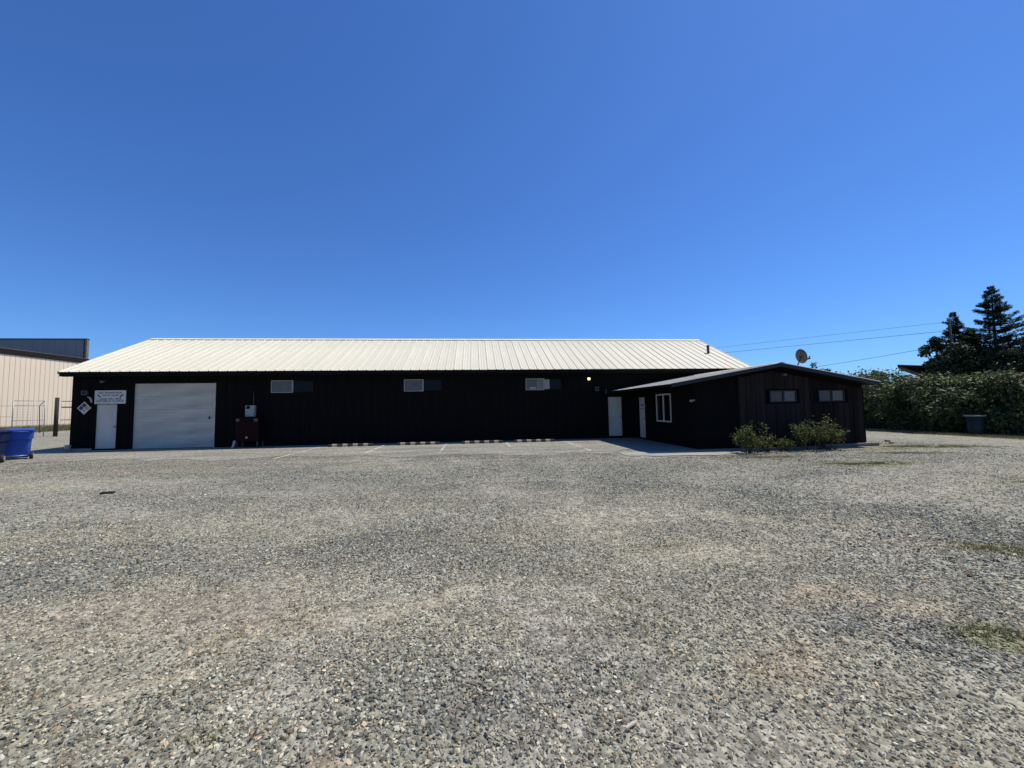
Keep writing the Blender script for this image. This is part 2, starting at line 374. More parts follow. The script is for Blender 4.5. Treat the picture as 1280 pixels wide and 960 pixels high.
def ground_material():
    m = bpy.data.materials.new('gravel ground'); m.use_nodes = True; nt = m.node_tree; b = nt.nodes['Principled BSDF']
    N = nt.nodes.new; L = nt.links.new
    tc = N('ShaderNodeTexCoord'); at = N('ShaderNodeAttribute'); at.attribute_name = 'yard'
    def vor(scale, jit):
        v = N('ShaderNodeTexVoronoi'); v.inputs['Scale'].default_value = scale; L(tc.outputs['Object'], v.inputs['Vector']); return v
    v1 = vor(28, 1); v2 = vor(9, 1); v3 = vor(60, 1)
    def bw(col):
        s = N('ShaderNodeSeparateColor'); L(col, s.inputs[0]); return s.outputs[0]
    def math_(op, a, b_):
        k = N('ShaderNodeMath'); k.operation = op
        for i, q in enumerate((a, b_)):
            if isinstance(q, (int, float)): k.inputs[i].default_value = q
            else: L(q, k.inputs[i])
        return k.outputs[0]
    g = math_('ADD', math_('MULTIPLY', bw(v1.outputs['Color']), .85), math_('MULTIPLY', bw(v2.outputs['Color']), .45))
    g = math_('ADD', g, math_('MULTIPLY', bw(v3.outputs['Color']), .35))
    g = math_('ADD', g, .20)
    mul = N('ShaderNodeMix'); mul.data_type = 'RGBA'; mul.blend_type = 'MULTIPLY'; mul.inputs[0].default_value = 1
    cmb = N('ShaderNodeCombineColor'); [L(g, cmb.inputs[i]) for i in range(3)]
    L(at.outputs['Color'], mul.inputs[6]); L(cmb.outputs[0], mul.inputs[7]); L(mul.outputs[2], b.inputs['Base Color'])
    bp = N('ShaderNodeBump'); bp.inputs['Strength'].default_value = .9; bp.inputs['Distance'].default_value = .02
    hh = math_('ADD', math_('MULTIPLY', v1.outputs['Distance'], -1.0), math_('MULTIPLY', v2.outputs['Distance'], -.5))
    L(hh, bp.inputs['Height']); L(bp.outputs[0], b.inputs['Normal'])
    b.inputs['Roughness'].default_value = .95; b.inputs['Specular IOR Level'].default_value = .15
    return m
# one sheet: fine grid near the camera, coarse to the horizon
xs = np.unique(np.concatenate([[-1500,-600,-250,-120,-80,-60], np.arange(-50,-14,1.0), np.arange(-14,14,.14), np.arange(14,40,1.0), [45,60,80,120,250,600,1500]]))
ys = np.unique(np.concatenate([[-1500,-500,-150,-50,-20,-8,-3], np.arange(-1,13,.14), np.arange(13,60,1.0), [70,90,130,250,600,1500]]))
GX, GY = np.meshgrid(xs, ys); gx = GX.ravel(); gy = GY.ravel()
gz = np.where((np.abs(gx) < 16) & (gy < 12.5) & (gy > -3), (fbm(gx*.5, gy*.8, 91, 3)-.5)*.045*np.clip((12.5-gy)/3, 0, 1), 0)-.006
nx = len(xs); ny = len(ys)
ii = (np.arange(ny-1)[:, None]*nx+np.arange(nx-1)[None, :]).ravel()
me = np_mesh('ground', np.stack([gx, gy, gz], 1), np.stack([ii, ii+1, ii+nx+1, ii+nx], 1), ground_material())
c, _ = yard_colour(gx, gy)
ca = me.color_attributes.new('yard', 'FLOAT_COLOR', 'POINT'); ca.data.foreach_set('color', np.concatenate([c, np.ones((len(c), 1))], 1).astype(np.float32).ravel())
me.polygons.foreach_set('use_smooth', [True]*len(me.polygons))
tag(link('ground', me), kind='structure')

def asphalt_material():
    m = bpy.data.materials.new('old dusty asphalt'); m.use_nodes = True; nt = m.node_tree; b = nt.nodes['Principled BSDF']
    N = nt.nodes.new; L = nt.links.new
    tc = N('ShaderNodeTexCoord'); mp = N('ShaderNodeMapping'); mp.inputs['Scale'].default_value = (.25, 1.1, 1); L(tc.outputs['Object'], mp.inputs[0])
    n = N('ShaderNodeTexNoise'); n.inputs['Scale'].default_value = 1.1; n.inputs['Detail'].default_value = 8; n.inputs['Roughness'].default_value = .65; L(mp.outputs[0], n.inputs['Vector'])
    r = N('ShaderNodeValToRGB'); e = r.color_ramp.elements; e[0].position = .32; e[0].color = (.19,.186,.155,1); e[1].position = .66; e[1].color = (.335,.318,.26,1)
    L(n.outputs[0], r.inputs[0])
    v = N('ShaderNodeTexVoronoi'); v.inputs['Scale'].default_value = 26; L(tc.outputs['Object'], v.inputs['Vector'])
    s = N('ShaderNodeSeparateColor'); L(v.outputs['Color'], s.inputs[0])
    mr = N('ShaderNodeMapRange'); mr.inputs[3].default_value = .5; mr.inputs[4].default_value = 1.42; L(s.outputs[0], mr.inputs[0])
    cmb = N('ShaderNodeCombineColor'); [L(mr.outputs[0], cmb.inputs[i]) for i in range(3)]
    mul = N('ShaderNodeMix'); mul.data_type = 'RGBA'; mul.blend_type = 'MULTIPLY'; mul.inputs[0].default_value = 1
    L(r.outputs[0], mul.inputs[6]); L(cmb.outputs[0], mul.inputs[7]); L(mul.outputs[2], b.inputs['Base Color'])
    b.inputs['Roughness'].default_value = .9; b.inputs['Specular IOR Level'].default_value = .2
    return m
ASPH = asphalt_material()
# asphalt apron with a ragged front edge
def ragged(x0, x1, fn, back, z, step=.2):
    mb = MB(); n = int((x1-x0)/step); pts = [(x0+(x1-x0)*i/n) for i in range(n+1)]
    for i in range(n): mb.quad((pts[i], fn(pts[i]), z), (pts[i+1], fn(pts[i+1]), z), (pts[i+1], back, z), (pts[i], back, z))
    return mb
def apron_front(x):
    t = (x+30)/36.0; base = 16.2*(1-t)+13.4*t
    return base+float(fbm(np.array([x*.7]), np.array([1.0]), 51, 5)[0]-.5)*2.6
tag(ragged(-30, 7.9, apron_front, 18.96, .004).build('pavement', ASPH), kind='structure')
tag(ragged(4.9, 8.9, lambda x: 12.0-.12*(x-5)+float(fbm(np.array([x*2.]), np.array([3.0]), 52, 3)[0]-.5)*.3, 13.0, .010, .1).build('concrete_slab', M['concrete']), kind='structure')
for x, y0, y1, w in ((-11.2,14.6,17.75,.09), (-6.75,13.9,18.3,.09), (-4.05,14.9,18.3,.10), (-1.28,14.1,18.3,.10), (1.45,15.9,18.3,.10), (4.2,13.8,18.3,.10)):
    mb = MB(); n = 24
    for i in range(n):
        a = y0+(y1-y0)*i/n; b = y0+(y1-y0)*(i+1)/n
        if random.random() < .22: continue
        j = random.uniform(-.012, .012); mb.quad((x-w/2+j, a, .0085), (x+w/2+j, a, .0085), (x+w/2+j, b, .0085), (x-w/2+j, b, .0085))
    tag(mb.build('parking_line', M['paint']), kind='structure')

# ------------------------------------------------------------------ warehouse
D = 18.95; XL, XR = -17.78, 14.10; RXL, RXR = -17.88, 14.32; EY = 18.42; EZ = 3.44; RY = 23.23; RZ = 5.74; BY = 2*RY-EY; WB = 2*RY-D
wh = empty('warehouse', (0, D, 0)); tag(wh, 'long low black warehouse with cream ribbed metal roof across the yard', 'building')
OFF = Vector((0, -D, 0))
def bpart(mb, name, m, parent=wh, off=(0, -D, 0)):
    mb.v = [(p[0]+off[0], p[1]+off[1], p[2]+off[2]) for p in mb.v]; return mb.build(name, m, parent)
def wall_open(x0, x1, z0, z1, y0, y1, ops):
    """boxes around rectangular openings (x0,x1,z0,z1)"""
    mb = MB(); ex = sorted({x0, x1, *[o[0] for o in ops], *[o[1] for o in ops]})
    for a, b in zip(ex[:-1], ex[1:]):
        zz = sorted([(o[2], o[3]) for o in ops if o[0] <= a+1e-6 and o[1] >= b-1e-6]); cur = z0
        for (p, q) in zz:
            if p > cur+1e-4: mb.box(a, b, y0, y1, cur, p)
            cur = q
        if cur < z1-1e-4: mb.box(a, b, y0, y1, cur, z1)
    return mb
DOOR_L = (-16.81, -15.89, .05, 2.06); GAR = (-15.33, -11.81, 0.0, 3.0); DOOR_R = (6.69, 7.46, .10, 2.10)
WIN = [(-9.41, -7.52), (-3.36, -1.57), (2.54, 4.36)]; WZ = (2.46, 3.04)
ops = [DOOR_L, GAR, DOOR_R]+[(a, b, *WZ) for a, b in WIN]
wall = bpart(wall_open(XL, XR, 0, 3.42, D, D+.16, ops), 'wall', M['black'])
# batten strips on the front wall
bat = MB(); x = XL+.3
while x < 6.2:
    if not any(o[0]-.03 < x < o[1]+.03 for o in ops): bat.box(x-.02, x+.02, D-.015, D-.001, .02, 3.40)
    else:
        for o in ops:
            if o[0]-.03 < x < o[1]+.03:
                if o[3] < 3.3: bat.box(x-.02, x+.02, D-.015, D-.001, o[3]+.06, 3.40)
                if o[2] > .3: bat.box(x-.02, x+.02, D-.015, D-.001, .02, o[2]-.06)
    x += .406
bo = bpart(bat, 'batten', M['black']); bo['kind'] = 'stuff'
mb = MB(); mb.box(XL, XR, WB-.16, WB, 0, 3.42); bpart(mb, 'wall', M['black'])
for xa, xb in ((XL, XL+.15), (XR-.15, XR)):
    mb = MB(); prof = [(D+.161, 0), (WB-.161, 0), (WB-.161, 3.42), (RY, 5.48), (D+.161, 3.42)]
    mb.loft([[(xa, p[0], p[1]) for p in prof], [(xb, p[0], p[1]) for p in prof]]); bpart(mb, 'gable_wall', M['black'])
mb = MB(); mb.box(XL+.3, XR-.3, D+.4, WB-.3, .01, .02); bpart(mb, 'floor', M['concrete'])
# roof: deck, then ribbed metal sheets each a piece of its own
roof = MB(); sl_ = (RZ-EZ)/(RY-EY); t = .05
prof = [(EY+.03, EZ-.19), (EY+.03, EZ-.012), (RY, RZ-.012), (BY-.03, EZ-.012), (BY-.03, EZ-.19), (BY-.25, EZ-.19), (RY, RZ-.30), (EY+.25, EZ-.19)]
roof.loft([[(RXL+.02, p[0], p[1]) for p in prof], [(RXR-.02, p[0], p[1]) for p in prof]])
roof_o = bpart(roof, 'roof', M['blacktrim'])
PW = .805; NP = 40
def sheet_profile():
    pts = [(0, .0), (.02, .030), (.045, .030), (.065, 0)]
    out = []
    for k in range(2):
        b = k*PW/2
        out += [(b+p, q) for p, q in pts]
        out += [(b+.13, .0), (b+.14, .007), (b+.16, .007), (b+.17, 0), (b+.27, 0), (b+.28, .007), (b+.30, .007), (b+.31, 0)]
    out.append((PW, 0)); return out
def sheet_mesh(sign):
    mb = MB(); pr = sheet_profile(); n = len(pr)
    e = Vector((0, -sign*(RY-EY), EZ-RZ)); nrm = Vector((0, -sl_*sign, 1)).normalized()
    vs_ = []
    for v in (0.0, 1.0):
        for (px, ph) in pr: vs_.append(Vector((px, 0, 0))+e*v+nrm*ph)
    fs = [(k, n+k, n+k+1, k+1) if sign > 0 else (k, k+1, n+k+1, n+k) for k in range(n-1)]
    # front lip
    b = len(vs_)
    for (px, ph) in pr: vs_.append(Vector((px, 0, 0))+e+nrm*(ph-.006))
    fs += [(n+k, b+k, b+k+1, n+k+1) for k in range(n-1)]
    mb.add(vs_, fs); return mb.mesh('roof_panel', M['roof'])
sm = {1: sheet_mesh(1), -1: sheet_mesh(-1)}
for s_ in (1, -1):
    for k in range(NP):
        o = link('roof_panel', sm[s_], roof_o, (RXL+k*PW, RY-D+(-.0 if s_ > 0 else .0), RZ+(.004 if k % 2 else 0.0)))
rc = MB(); rc.loft([[(x, RY-.22, RZ-.22*sl_+.045), (x, RY, RZ+.055), (x, RY+.22, RZ-.22*sl_+.045), (x, RY+.21, RZ-.22*sl_+.035), (x, RY, RZ+.043), (x, RY-.21, RZ-.22*sl_+.035)] for x in (RXL-.01, RXR+.01)])
bpart(rc, 'ridge_cap', M['roof'], roof_o)
for xe in (RXL-.03, RXR+.001):
    mb = MB(); mb.loft([[(x, EY, EZ+.035), (x, RY, RZ+.040), (x, BY, EZ+.035), (x, BY, EZ-.10), (x, RY, RZ-.10), (x, EY, EZ-.10)] for x in (xe, xe+.028)])
    bpart(mb, 'rake_trim', M['roof'], roof_o)
mb = MB(); mb.tube([(13.32, 20.7, 4.45), (13.32, 20.7, 4.95)], .07, 10); mb.tube([(13.32, 20.7, 4.93), (13.32, 20.7, 4.99)], .09, 10)
bpart(mb, 'vent_pipe', M['darkmetal'], roof_o)

def door_part(parent, x0, x1, z0, z1, y, m, off, knob=1, trim=None):
    mb = MB(); mb.box(x0+.03, x1-.03, y+.04, y+.09, z0+.01, z1-.03, .004)
    d = bpart(mb, 'door', m, parent, off)
    f = MB(); f.box(x0, x0+.028, y-.012, y+.1, z0, z1); f.box(x1-.028, x1, y-.012, y+.1, z0, z1); f.box(x0+.028, x1-.028, y-.012, y+.1, z1-.028, z1)
    bpart(f, 'frame', trim or M['blacktrim'], d, off)
    k = MB(); kx = x1-.11 if knob > 0 else x0+.11
    k.lathe([(.0, .0), (.032, .0), (.032, .01), (.014, .015), (.014, .04), (.03, .05), (.034, .065), (.025, .08), (0, .084)], 12)
    k.v = [(kx+p[0], y+.04-p[2], z0+.98+p[1]) for p in k.v]
    bpart(k, 'handle', M['metal'], d, off)
    return d
door_part(wh, *DOOR_L, D, M['white'], (0,-D,0), 1)
door_part(wh, *DOOR_R, D, M['white'], (0,-D,0), 1)
# sectional garage door
gd = MB(); g0, g1, gz0, gz1 = GAR
gd.box(g0, g0+.05, D-.01, D+.12, 0, gz1); gd.box(g0+.05, g1, D-.011, D+.12, gz1-.05, gz1)
go = bpart(gd, 'garage_door', M['blacktrim'])
jm = MB(); jm.box(g1-.06, g1, D-.012, D+.12, 0, gz1-.051); bpart(jm, 'jamb', M['garage'], go)
sec = MB(); W_ = g1-g0-.11; hs = (gz1-.05)/5
sec.box(0, W_, 0, .045, .002, hs-.002, .005)
for q in range(1, 4): sec.box(.004, W_-.004, -.006, -.0005, hs*q/4-.012, hs*q/4+.012, .003)
secm = sec.mesh('door_section', M['garage'])
for k in range(5): link('door_section', secm, go, (g0+.05, .07, k*hs+.012*(k == 0)))
h = MB(); h.box(g1-.30, g1-.25, D+.035, D+.068, 1.28, 1.42, .006); h.tube([(g1-.275, D+.04, 1.30), (g1-.275, D+.0, 1.35), (g1-.275, D+.04, 1.40)], .012, 6); bpart(h, 'handle', M['darkmetal'], go)
s = MB(); s.box(g0+.05, g1-.06, D+.05, D+.13, .001, .02); bpart(s, 'threshold', M['stopdark'], go)

def window_part(parent, x0, x1, z0, z1, y, off, lightpane=(0,), fm='frame', extra=None, split=.5, fm2='blacktrim'):
    f = MB(); t_ = .035; xm = x0+(x1-x0)*split
    f.box(x0, xm+.03, y-.015, y+.05, z0, z0+t_); f.box(x0, xm+.03, y-.015, y+.05, z1-t_, z1)
    f.box(x0, x0+t_, y-.015, y+.05, z0+t_, z1-t_); f.box(xm-.03, xm+.03, y-.015, y+.05, z0+t_, z1-t_)
    w = bpart(f, 'window', M[fm], parent, off)
    f = MB(); f.box(xm+.0305, x1, y-.006, y+.05, z0, z0+t_*.8); f.box(xm+.0305, x1, y-.006, y+.05, z1-t_*.8, z1); f.box(x1-t_*.8, x1, y-.006, y+.05, z0+t_*.8, z1-t_*.8)
    bpart(f, 'frame', M[fm2], w, off)
    for k, (a, b) in enumerate(((x0+t_+.001, xm-.031), (xm+.031, x1-t_*.8-.001))):
        p = MB(); p.box(a, b, y+.015+.012*k, y+.022+.012*k, z0+t_+.001, z1-t_-.001)
        bpart(p, 'pane', (M['blind'] if (k or len(lightpane) == 1) else M['blinddark']) if k in lightpane else M['glass'], w, off)
    return w
for i, (a, b) in enumerate(WIN):
    w = window_part(wh, a, b, *WZ, D, (0,-D,0))
    if i == 2:
        p = MB(); p.box(3.48, 3.74, D+.010, D+.014, WZ[0]+.05, WZ[1]-.05); bpart(p, 'curtain', M['frame'], w)
        p = MB()
        for q in range(7): p.box(3.12+q*.045, 3.135+q*.045, D+.010, D+.0145, WZ[0]+.04, WZ[1]-.04-.02*(q % 3))
        p.box(2.75, 3.05, D+.011, D+.0145, WZ[0]+.05, WZ[0]+.16); bpart(p, 'blind', M['boxwhite'], w)
# foundation strip
mb = MB(); mb.box(XL, XL+.9, D-.035, D-.003, 0, .09); bpart(mb, 'footing', M['concrete'])

# ------------------------------------------------------------------ annex
AD = 13.43; AX0, AX1 = 8.08, 14.85; RX = 11.09; AEZ = 2.36; ARZ = 3.07; AXE, AXR = 6.91, 14.98; AEY = 12.92
an = empty('annex_building', (0, AD, 0)); tag(an, 'low dark brown gabled annex with small high windows and shrubs in front', 'building')
AO = (0, -AD, 0)
slL = (ARZ-AEZ)/(RX-AXE); slR = (ARZ-AEZ)/(AXR-RX)
def zroof(x): return ARZ-(RX-x)*slL if x < RX else ARZ-(x-RX)*slR
AW = [(10.95, 12.03, 1.66, 2.10), (12.97, 14.05, 1.66, 2.10)]
# front wall core (black) with window openings, built up to eave level plus gable top
zt = zroof(AX1)-.10
core = wall_open(AX0, AX1, 0, zt, AD+.03, AD+.16, [(a, b, c, d) for a, b, c, d in AW])
core.loft([[(AX0, y, zt+.0005), (AX1, y, zt+.0005), (RX, y, ARZ-.10), (AX0, y, zroof(AX0)-.10)] for y in (AD+.03, AD+.16)])
aw = bpart(core, 'wall', M['black'], an, AO)
mb = wall_open(AD+.161, D-.02, 0, 2.45, 0, .14, [(17.66, 18.42, .06, 2.04), (15.24, 16.53, .90, 2.10)])
mb.v = [(AX0+p[1], p[0], p[2]) for p in mb.v]; mb.f = [tuple(reversed(f)) for f in mb.f]; bpart(mb, 'wall', M['black'], an, AO)
mb = MB(); mb.box(AX1-.14, AX1, AD+.161, D-.02, 0, 2.25); bpart(mb, 'wall', M['brown3'], an, AO)
# vertical boards on the gable
xb = 9.80; k = 0
while xb < AX1-.02:
    w = random.choice((.19, .20, .21)); xe = min(xb+w, AX1)
    mm = M['brown'] if xb < 12.36 else M['brown3']
    if xb < 12.36 and random.random() < .35: mm = M['brown2']
    if xb > 13.6 and random.random() < .6: mm = M['brown']
    y0 = AD-(.012 if k % 2 else 0.0)-(.05 if xb < 12.36 else 0); y1 = AD+.028
    seg = [(.10, min(zroof(xb), zroof(xe))-.22)]
    for (a, b, c, d) in AW:
        if xe > a-.06 and xb < b+.06: seg = [(.10, c-.05), (d+.05, seg[-1][1])]
    for j, (p, q) in enumerate(seg):
        if q-p < .04: continue
        m_ = MB(); m_.box(xb+.004, xe-.004, y0, y1, p, q, .004); bpart(m_, 'board', mm, aw, AO)
    xb = xe; k += 1
mb = MB(); mb.box(9.74, 9.80, AD-.07, AD+.028, .05, zroof(9.74)-.2); bpart(mb, 'corner_trim', M['brown2'], an, AO)
for (a, b, c, d) in AW: 
    w = window_part(an, a, b, c, d, AD-.055 if a < 12.4 else AD-.01, AO, (0, 1), 'darkframe', split=.51, fm2='darkframe')
# left side door and window (on the wall that faces the parking bays)
mb = MB(); mb.box(AX0+.03, AX0+.075, 17.69, 18.39, .07, 2.01, .004); dd = bpart(mb, 'door', M['white'], an, AO)
f = MB(); f.box(AX0-.012, AX0+.10, 17.66, 17.689, .06, 2.04); f.box(AX0-.012, AX0+.10, 18.391, 18.42, .06, 2.04); f.box(AX0-.012, AX0+.10, 17.689, 18.391, 2.011, 2.04); bpart(f, 'frame', M['blacktrim'], dd, AO)
p = MB(); p.box(AX0+.022, AX0+.029, 17.85, 18.23, 1.62, 1.66); p.box(AX0+.022, AX0+.029, 17.85, 18.23, 1.45, 1.475); bpart(p, 'notice', M['ink'], dd, AO)
p = MB(); p.tube([(AX0+.03, 17.78, 1.0), (AX0-.04, 17.78, 1.0), (AX0-.04, 17.88, 1.0)], .012, 6); bpart(p, 'handle', M['metal'], dd, AO)
f = MB(); y0, y1, z0, z1 = 15.24, 16.53, .90, 2.10
for (a, b, c, d) in ((y0, y1, z0, z0+.06), (y0, y1, z1-.06, z1), (y0, y0+.06, z0+.06, z1-.06), (y1-.06, y1, z0+.06, z1-.06), ((y0+y1)/2-.035, (y0+y1)/2+.035, z0+.06, z1-.06)):
    f.box(AX0-.02, AX0+.05, a, b, c, d)
w = bpart(f, 'window', M['white'], an, AO)
for (a, b) in ((y0+.061, (y0+y1)/2-.036), ((y0+y1)/2+.036, y1-.061)):
    p = MB(); p.box(AX0+.012, AX0+.02, a, b, z0+.061, z1-.061); bpart(p, 'pane', M['glass'], w, AO)
# roof slabs with thick edge
ro = MB(); prof = [(AXE, AEZ-.10), (RX, ARZ-.10), (AXR, AEZ-.10), (AXR, AEZ), (RX, ARZ), (AXE, AEZ)]
ro.loft([[(p[0], y, p[1]) for p in prof] for y in (AEY+.03, D-.03)])
ar = bpart(ro, 'roof', M['blacktrim'], an, AO)
for side, (xa, xb, za, zb) in enumerate(((AXE-.03, RX, AEZ+.006-.03*slL, ARZ+.006), (AXR+.03, RX, AEZ+.006-.03*slR, ARZ+.006))):
    n = 13; yy = np.linspace(AEY-.02, D-.04, n+1)
    for k in range(n):
        m_ = MB(); ya, yb = yy[k], yy[k+1]; q = .0 if k % 2 else .003
        for (a, b, hgt) in ((ya, yb, .004), (ya+.0, ya+.045, .03)):
            if hgt < .01: m_.loft([[(xa, a, za+q), (xa, b, za+q), (xa, b, za+q+hgt), (xa, a, za+q+hgt)], [(xb, a, zb+q), (xb, b, zb+q), (xb, b, zb+q+hgt), (xb, a, zb+q+hgt)]])
            else: m_.loft([[(xa, a, za+q+.005), (xa, b, za+q+.005), (xa, b-.012, za+q+hgt), (xa, a+.012, za+q+hgt)], [(xb, a, zb+q+.005), (xb, b, zb+q+.005), (xb, b-.012, zb+q+hgt), (xb, a+.012, zb+q+hgt)]])
        bpart(m_, 'roof_panel', M['roof_annex'], ar, AO)
m_ = MB(); m_.loft([[(AXE, y, AEZ-.12), (RX, y, ARZ-.12), (AXR, y, AEZ-.12), (AXR, y, AEZ+.02), (RX, y, ARZ+.02), (AXE, y, AEZ+.02)] for y in (AEY-.01, AEY+.025)]); bpart(m_, 'fascia', M['darkframe'], ar, AO)
m_ = MB(); m_.loft([[(RX-.16, y, ARZ-.16*slL+.035), (RX, y, ARZ+.05), (RX+.16, y, ARZ-.16*slR+.035), (RX, y, ARZ+.04)] for y in (AEY-.03, D-.05)]); bpart(m_, 'ridge_cap', M['roof_annex'], ar, AO)

# ------------------------------------------------------------------ things on the walls
def lamp_wall(name, loc, label, m, s=1.0, n=(0,-1,0), lit=False):
    o = empty(name, loc, math.atan2(n[0], -n[1])); tag(o, label, 'lamp')
    b = MB(); b.lathe([(0,0), (.06*s,0), (.06*s,.02), (0,.02)], 14); b.v = [(p[0], -p[2], p[1]) for p in b.v]; b.build('back_plate', M['darkmetal'] if lit else m, o)
    a = MB(); a.tube([(0,-.015,0), (0,-.10*s,.03*s), (0,-.14*s,-.01*s)], .014*s, 6); a.build('arm', M['darkmetal'] if lit else m, o)
    if lit:
        g = MB(); g.lathe([(0,-.13), (.05,-.115), (.07,-.07), (.07,-.03), (.045,.0), (0,.0)], 16, (0,-.15,0)); 
        em = bpy.data.materials.new('lit bulb glass'); em.use_nodes = True; bs = em.node_tree.nodes['Principled BSDF']
        bs.inputs['Base Color'].default_value = (.9,.85,.5,1); bs.inputs['Emission Color'].default_value = (1,.86,.30,1); bs.inputs['Emission Strength'].default_value = 2.4
        g.build('bulb', em, o); c_ = MB(); c_.lathe([(0,.03), (.06,.02), (.085,-.005), (.0,-.004)], 16, (0,-.15,0)); c_.build('cap', M['darkmetal'], o)
    else:
        for sx in (-1, 1):
            h_ = MB(); h_.lathe([(0,0), (.045*s,.0), (.07*s,.10*s), (.065*s,.105*s), (.0,.09*s)], 12)
            R_ = Matrix.Rotation(sx*.45, 3, 'Y') @ Matrix.Rotation(math.radians(115), 3, 'X')
            h_.v = [tuple(R_ @ Vector(p)+Vector((sx*.05*s, -.10*s, .0))) for p in h_.v]; h_.build('lamp_head', m, o)
    return o
lamp_wall('wall_lamp', (5.72, D-.001, 3.05), 'small glowing yellow wall lamp under the warehouse eave', M['darkmetal'], lit=True)
lamp_wall('wall_lamp', (-16.47, D-.001, 3.06), 'grey twin flood lamp above the door by the garage door', M['dish'], .85)
lamp_wall('wall_lamp', (8.06, 13.5, 1.78), 'pale twin flood lamp at the near left corner of the annex', M['frame'], .7, (-1,0,0))
lamp_wall('wall_lamp', (11.46, AD-.08, 2.70), 'dim flood lamp under the peak of the annex gable', M['dish'], .8)

def junction(name, loc, w, h, dp, label, m, cat='box', frame=True):
    o = empty(name, loc); tag(o, label, cat)
    b = MB(); b.box(-w/2, w/2, -dp, -.002, -h/2, h/2, .006); b.build('case', m, o)
    if frame:
        c_ = MB(); c_.box(-w*.30, w*.30, -dp-.006, -dp-.0005, -h*.30, h*.28); c_.build('cover', M['ink'], o)
    return o
junction('meter_box', (-17.24, D, 2.55), .24, .20, .08, 'small square outlined box left of the white sign', M['dish'])
junction('meter_box', (6.16, D, 2.49), .19, .22, .08, 'small square outlined box below the glowing lamp', M['dish'])
# white electrical cabinet over red chest
o = empty('electrical_cabinet', (-10.24, D, 1.63)); tag(o, 'white electrical cabinet mounted above the dark red chest', 'cabinet')
b = MB(); b.box(-.20, .20, -.16, -.002, -.26, .26, .008); b.build('case', M['boxwhite'], o)
b = MB(); b.box(-.185, .185, -.172, -.161, -.24, .10, .004); b.build('door', M['boxwhite'], o)
b = MB(); b.lathe([(0,0), (.075,0), (.075,.05), (.05,.07), (0,.07)], 16); b.v = [(-.06+p[0], -.161-p[2], .17+p[1]) for p in b.v]; b.build('dial', M['ink'], o)
b = MB(); b.tube([(.12,-.08,.26), (.12,-.08,.9)], .02, 8); b.build('conduit', M['darkmetal'], o)
o = empty('metal_chest', (-10.08, D-.36, 0)); o.scale = (.86, .86, 1); tag(o, 'dark red metal chest on legs against the black wall', 'chest')
b = MB(); b.box(-.56, .56, -.32, .32, .28, 1.22, .015); b.build('body', M['red'], o)
b = MB(); b.box(-.59, .59, -.35, .345, 1.221, 1.34, .02); b.build('lid', M['red'], o)
for sx in (-.44, .44):
    b = MB(); b.box(sx-.09, sx+.09, -.365, -.351, 1.17, 1.30, .004); b.build('hinge', M['dish'], o)
for sx in (-.50, .50):
    for sy in (-.26, .26):
        b = MB(); b.box(sx-.035, sx+.035, sy-.035, sy+.035, 0, .279); b.build('leg', M['darkmetal'], o)
b = MB(); b.box(-.05, .05, -.345, -.325, .42, .50, .004); b.build('latch', M['metal'], o)
o = MB(); o.tube([(0,0,.02), (.03,.02,.10), (.08,.03,.34)], [.05,.045,.05], 10); o.build('downpipe_end', M['boxwhite'], None, (-10.55, 18.1, 0)); tag(bpy.data.objects['downpipe_end'], 'short white bent pipe standing under the dark red chest', 'pipe')
# sign over the left door
o = empty('door_sign', (-16.2, D, 2.35)); tag(o, 'white board sign with black lettering over the left door', 'sign')
b = MB(); b.box(-.64, .63, -.03, -.002, -.30, .30, .004); b.build('board', M['signwhite'], o)
def print_line(o, x0, x1, z, hgt, words, seed):
    rr = random.Random(seed); m_ = MB(); tot = sum(words)+.9*(len(words)-1); u = (x1-x0)/tot; x = x0
    for wd in words:
        for q in range(wd):
            st = u*.22; a, b_ = x+u*.12, x+u*.88; kind = rr.randrange(4); y = -.0315
            m_.box(a, a+st, y, -.0302, z, z+hgt)
            if kind != 1: m_.box(a+st, b_, y, -.0302, z+hgt*.80, z+hgt)
            if kind in (0, 2): m_.box(a+st, b_, y, -.0302, z+hgt*.40, z+hgt*.58)
            if kind in (1, 2): m_.box(a+st, b_, y, -.0302, z, z+hgt*.18)
            if kind in (0, 3): m_.box(b_-st, b_, y, -.0302, z, z+hgt*.79)
            x += u
        x += u*.9
    m_.build('lettering', M['ink'], o)
print_line(o, -.50, .48, .155, .062, (5, 9, 6), 1); print_line(o, -.32, .32, .052, .056, (7, 6), 2)
print_line(o, -.47, .46, -.118, .066, (9, 6, 7), 3); print_line(o, -.57, .55, -.212, .066, (10, 2, 2, 7), 4)
for sx in (-1, 1):
    a = MB(); x = sx*.455
    a.add([(x+sx*.075, -.0315, .10), (x+sx*.055, -.0315, .12) , (x-sx*.07, -.0315, .035), (x-sx*.085, -.0315, -.005), (x-sx*.03, -.0315, -.005), (x+sx*.08, -.0315, .075)], [(0,1,2,3,4,5) if sx > 0 else (5,4,3,2,1,0)])
    a.build('arrow', M['ink'], o)
# hazard diamond
o = empty('hazard_sign', (-17.25, D, 1.875)); tag(o, 'white edged diamond hazard sign left of the door', 'sign')
def dia(r, cx, cz, y0, y1, m_, nm):
    q = MB(); q.loft([[(cx-r, y, cz), (cx, y, cz-r), (cx+r, y, cz), (cx, y, cz+r)] for y in (y1, y0)]); return q.build(nm, m_, o)
dia(.285, 0, 0, -.02, -.002, M['signwhite'], 'board')
for cx, cz, m_ in ((0, .122, 'dred'), (-.122, 0, 'dblue'), (.122, 0, 'dyel'), (0, -.122, 'signwhite')): dia(.108, cx, cz, -.023, -.0205, M[m_], 'field')
q = MB(); q.box(-.035, .035, -.0245, -.0235, -.15, -.09); q.build('lettering', M['ink'], o)
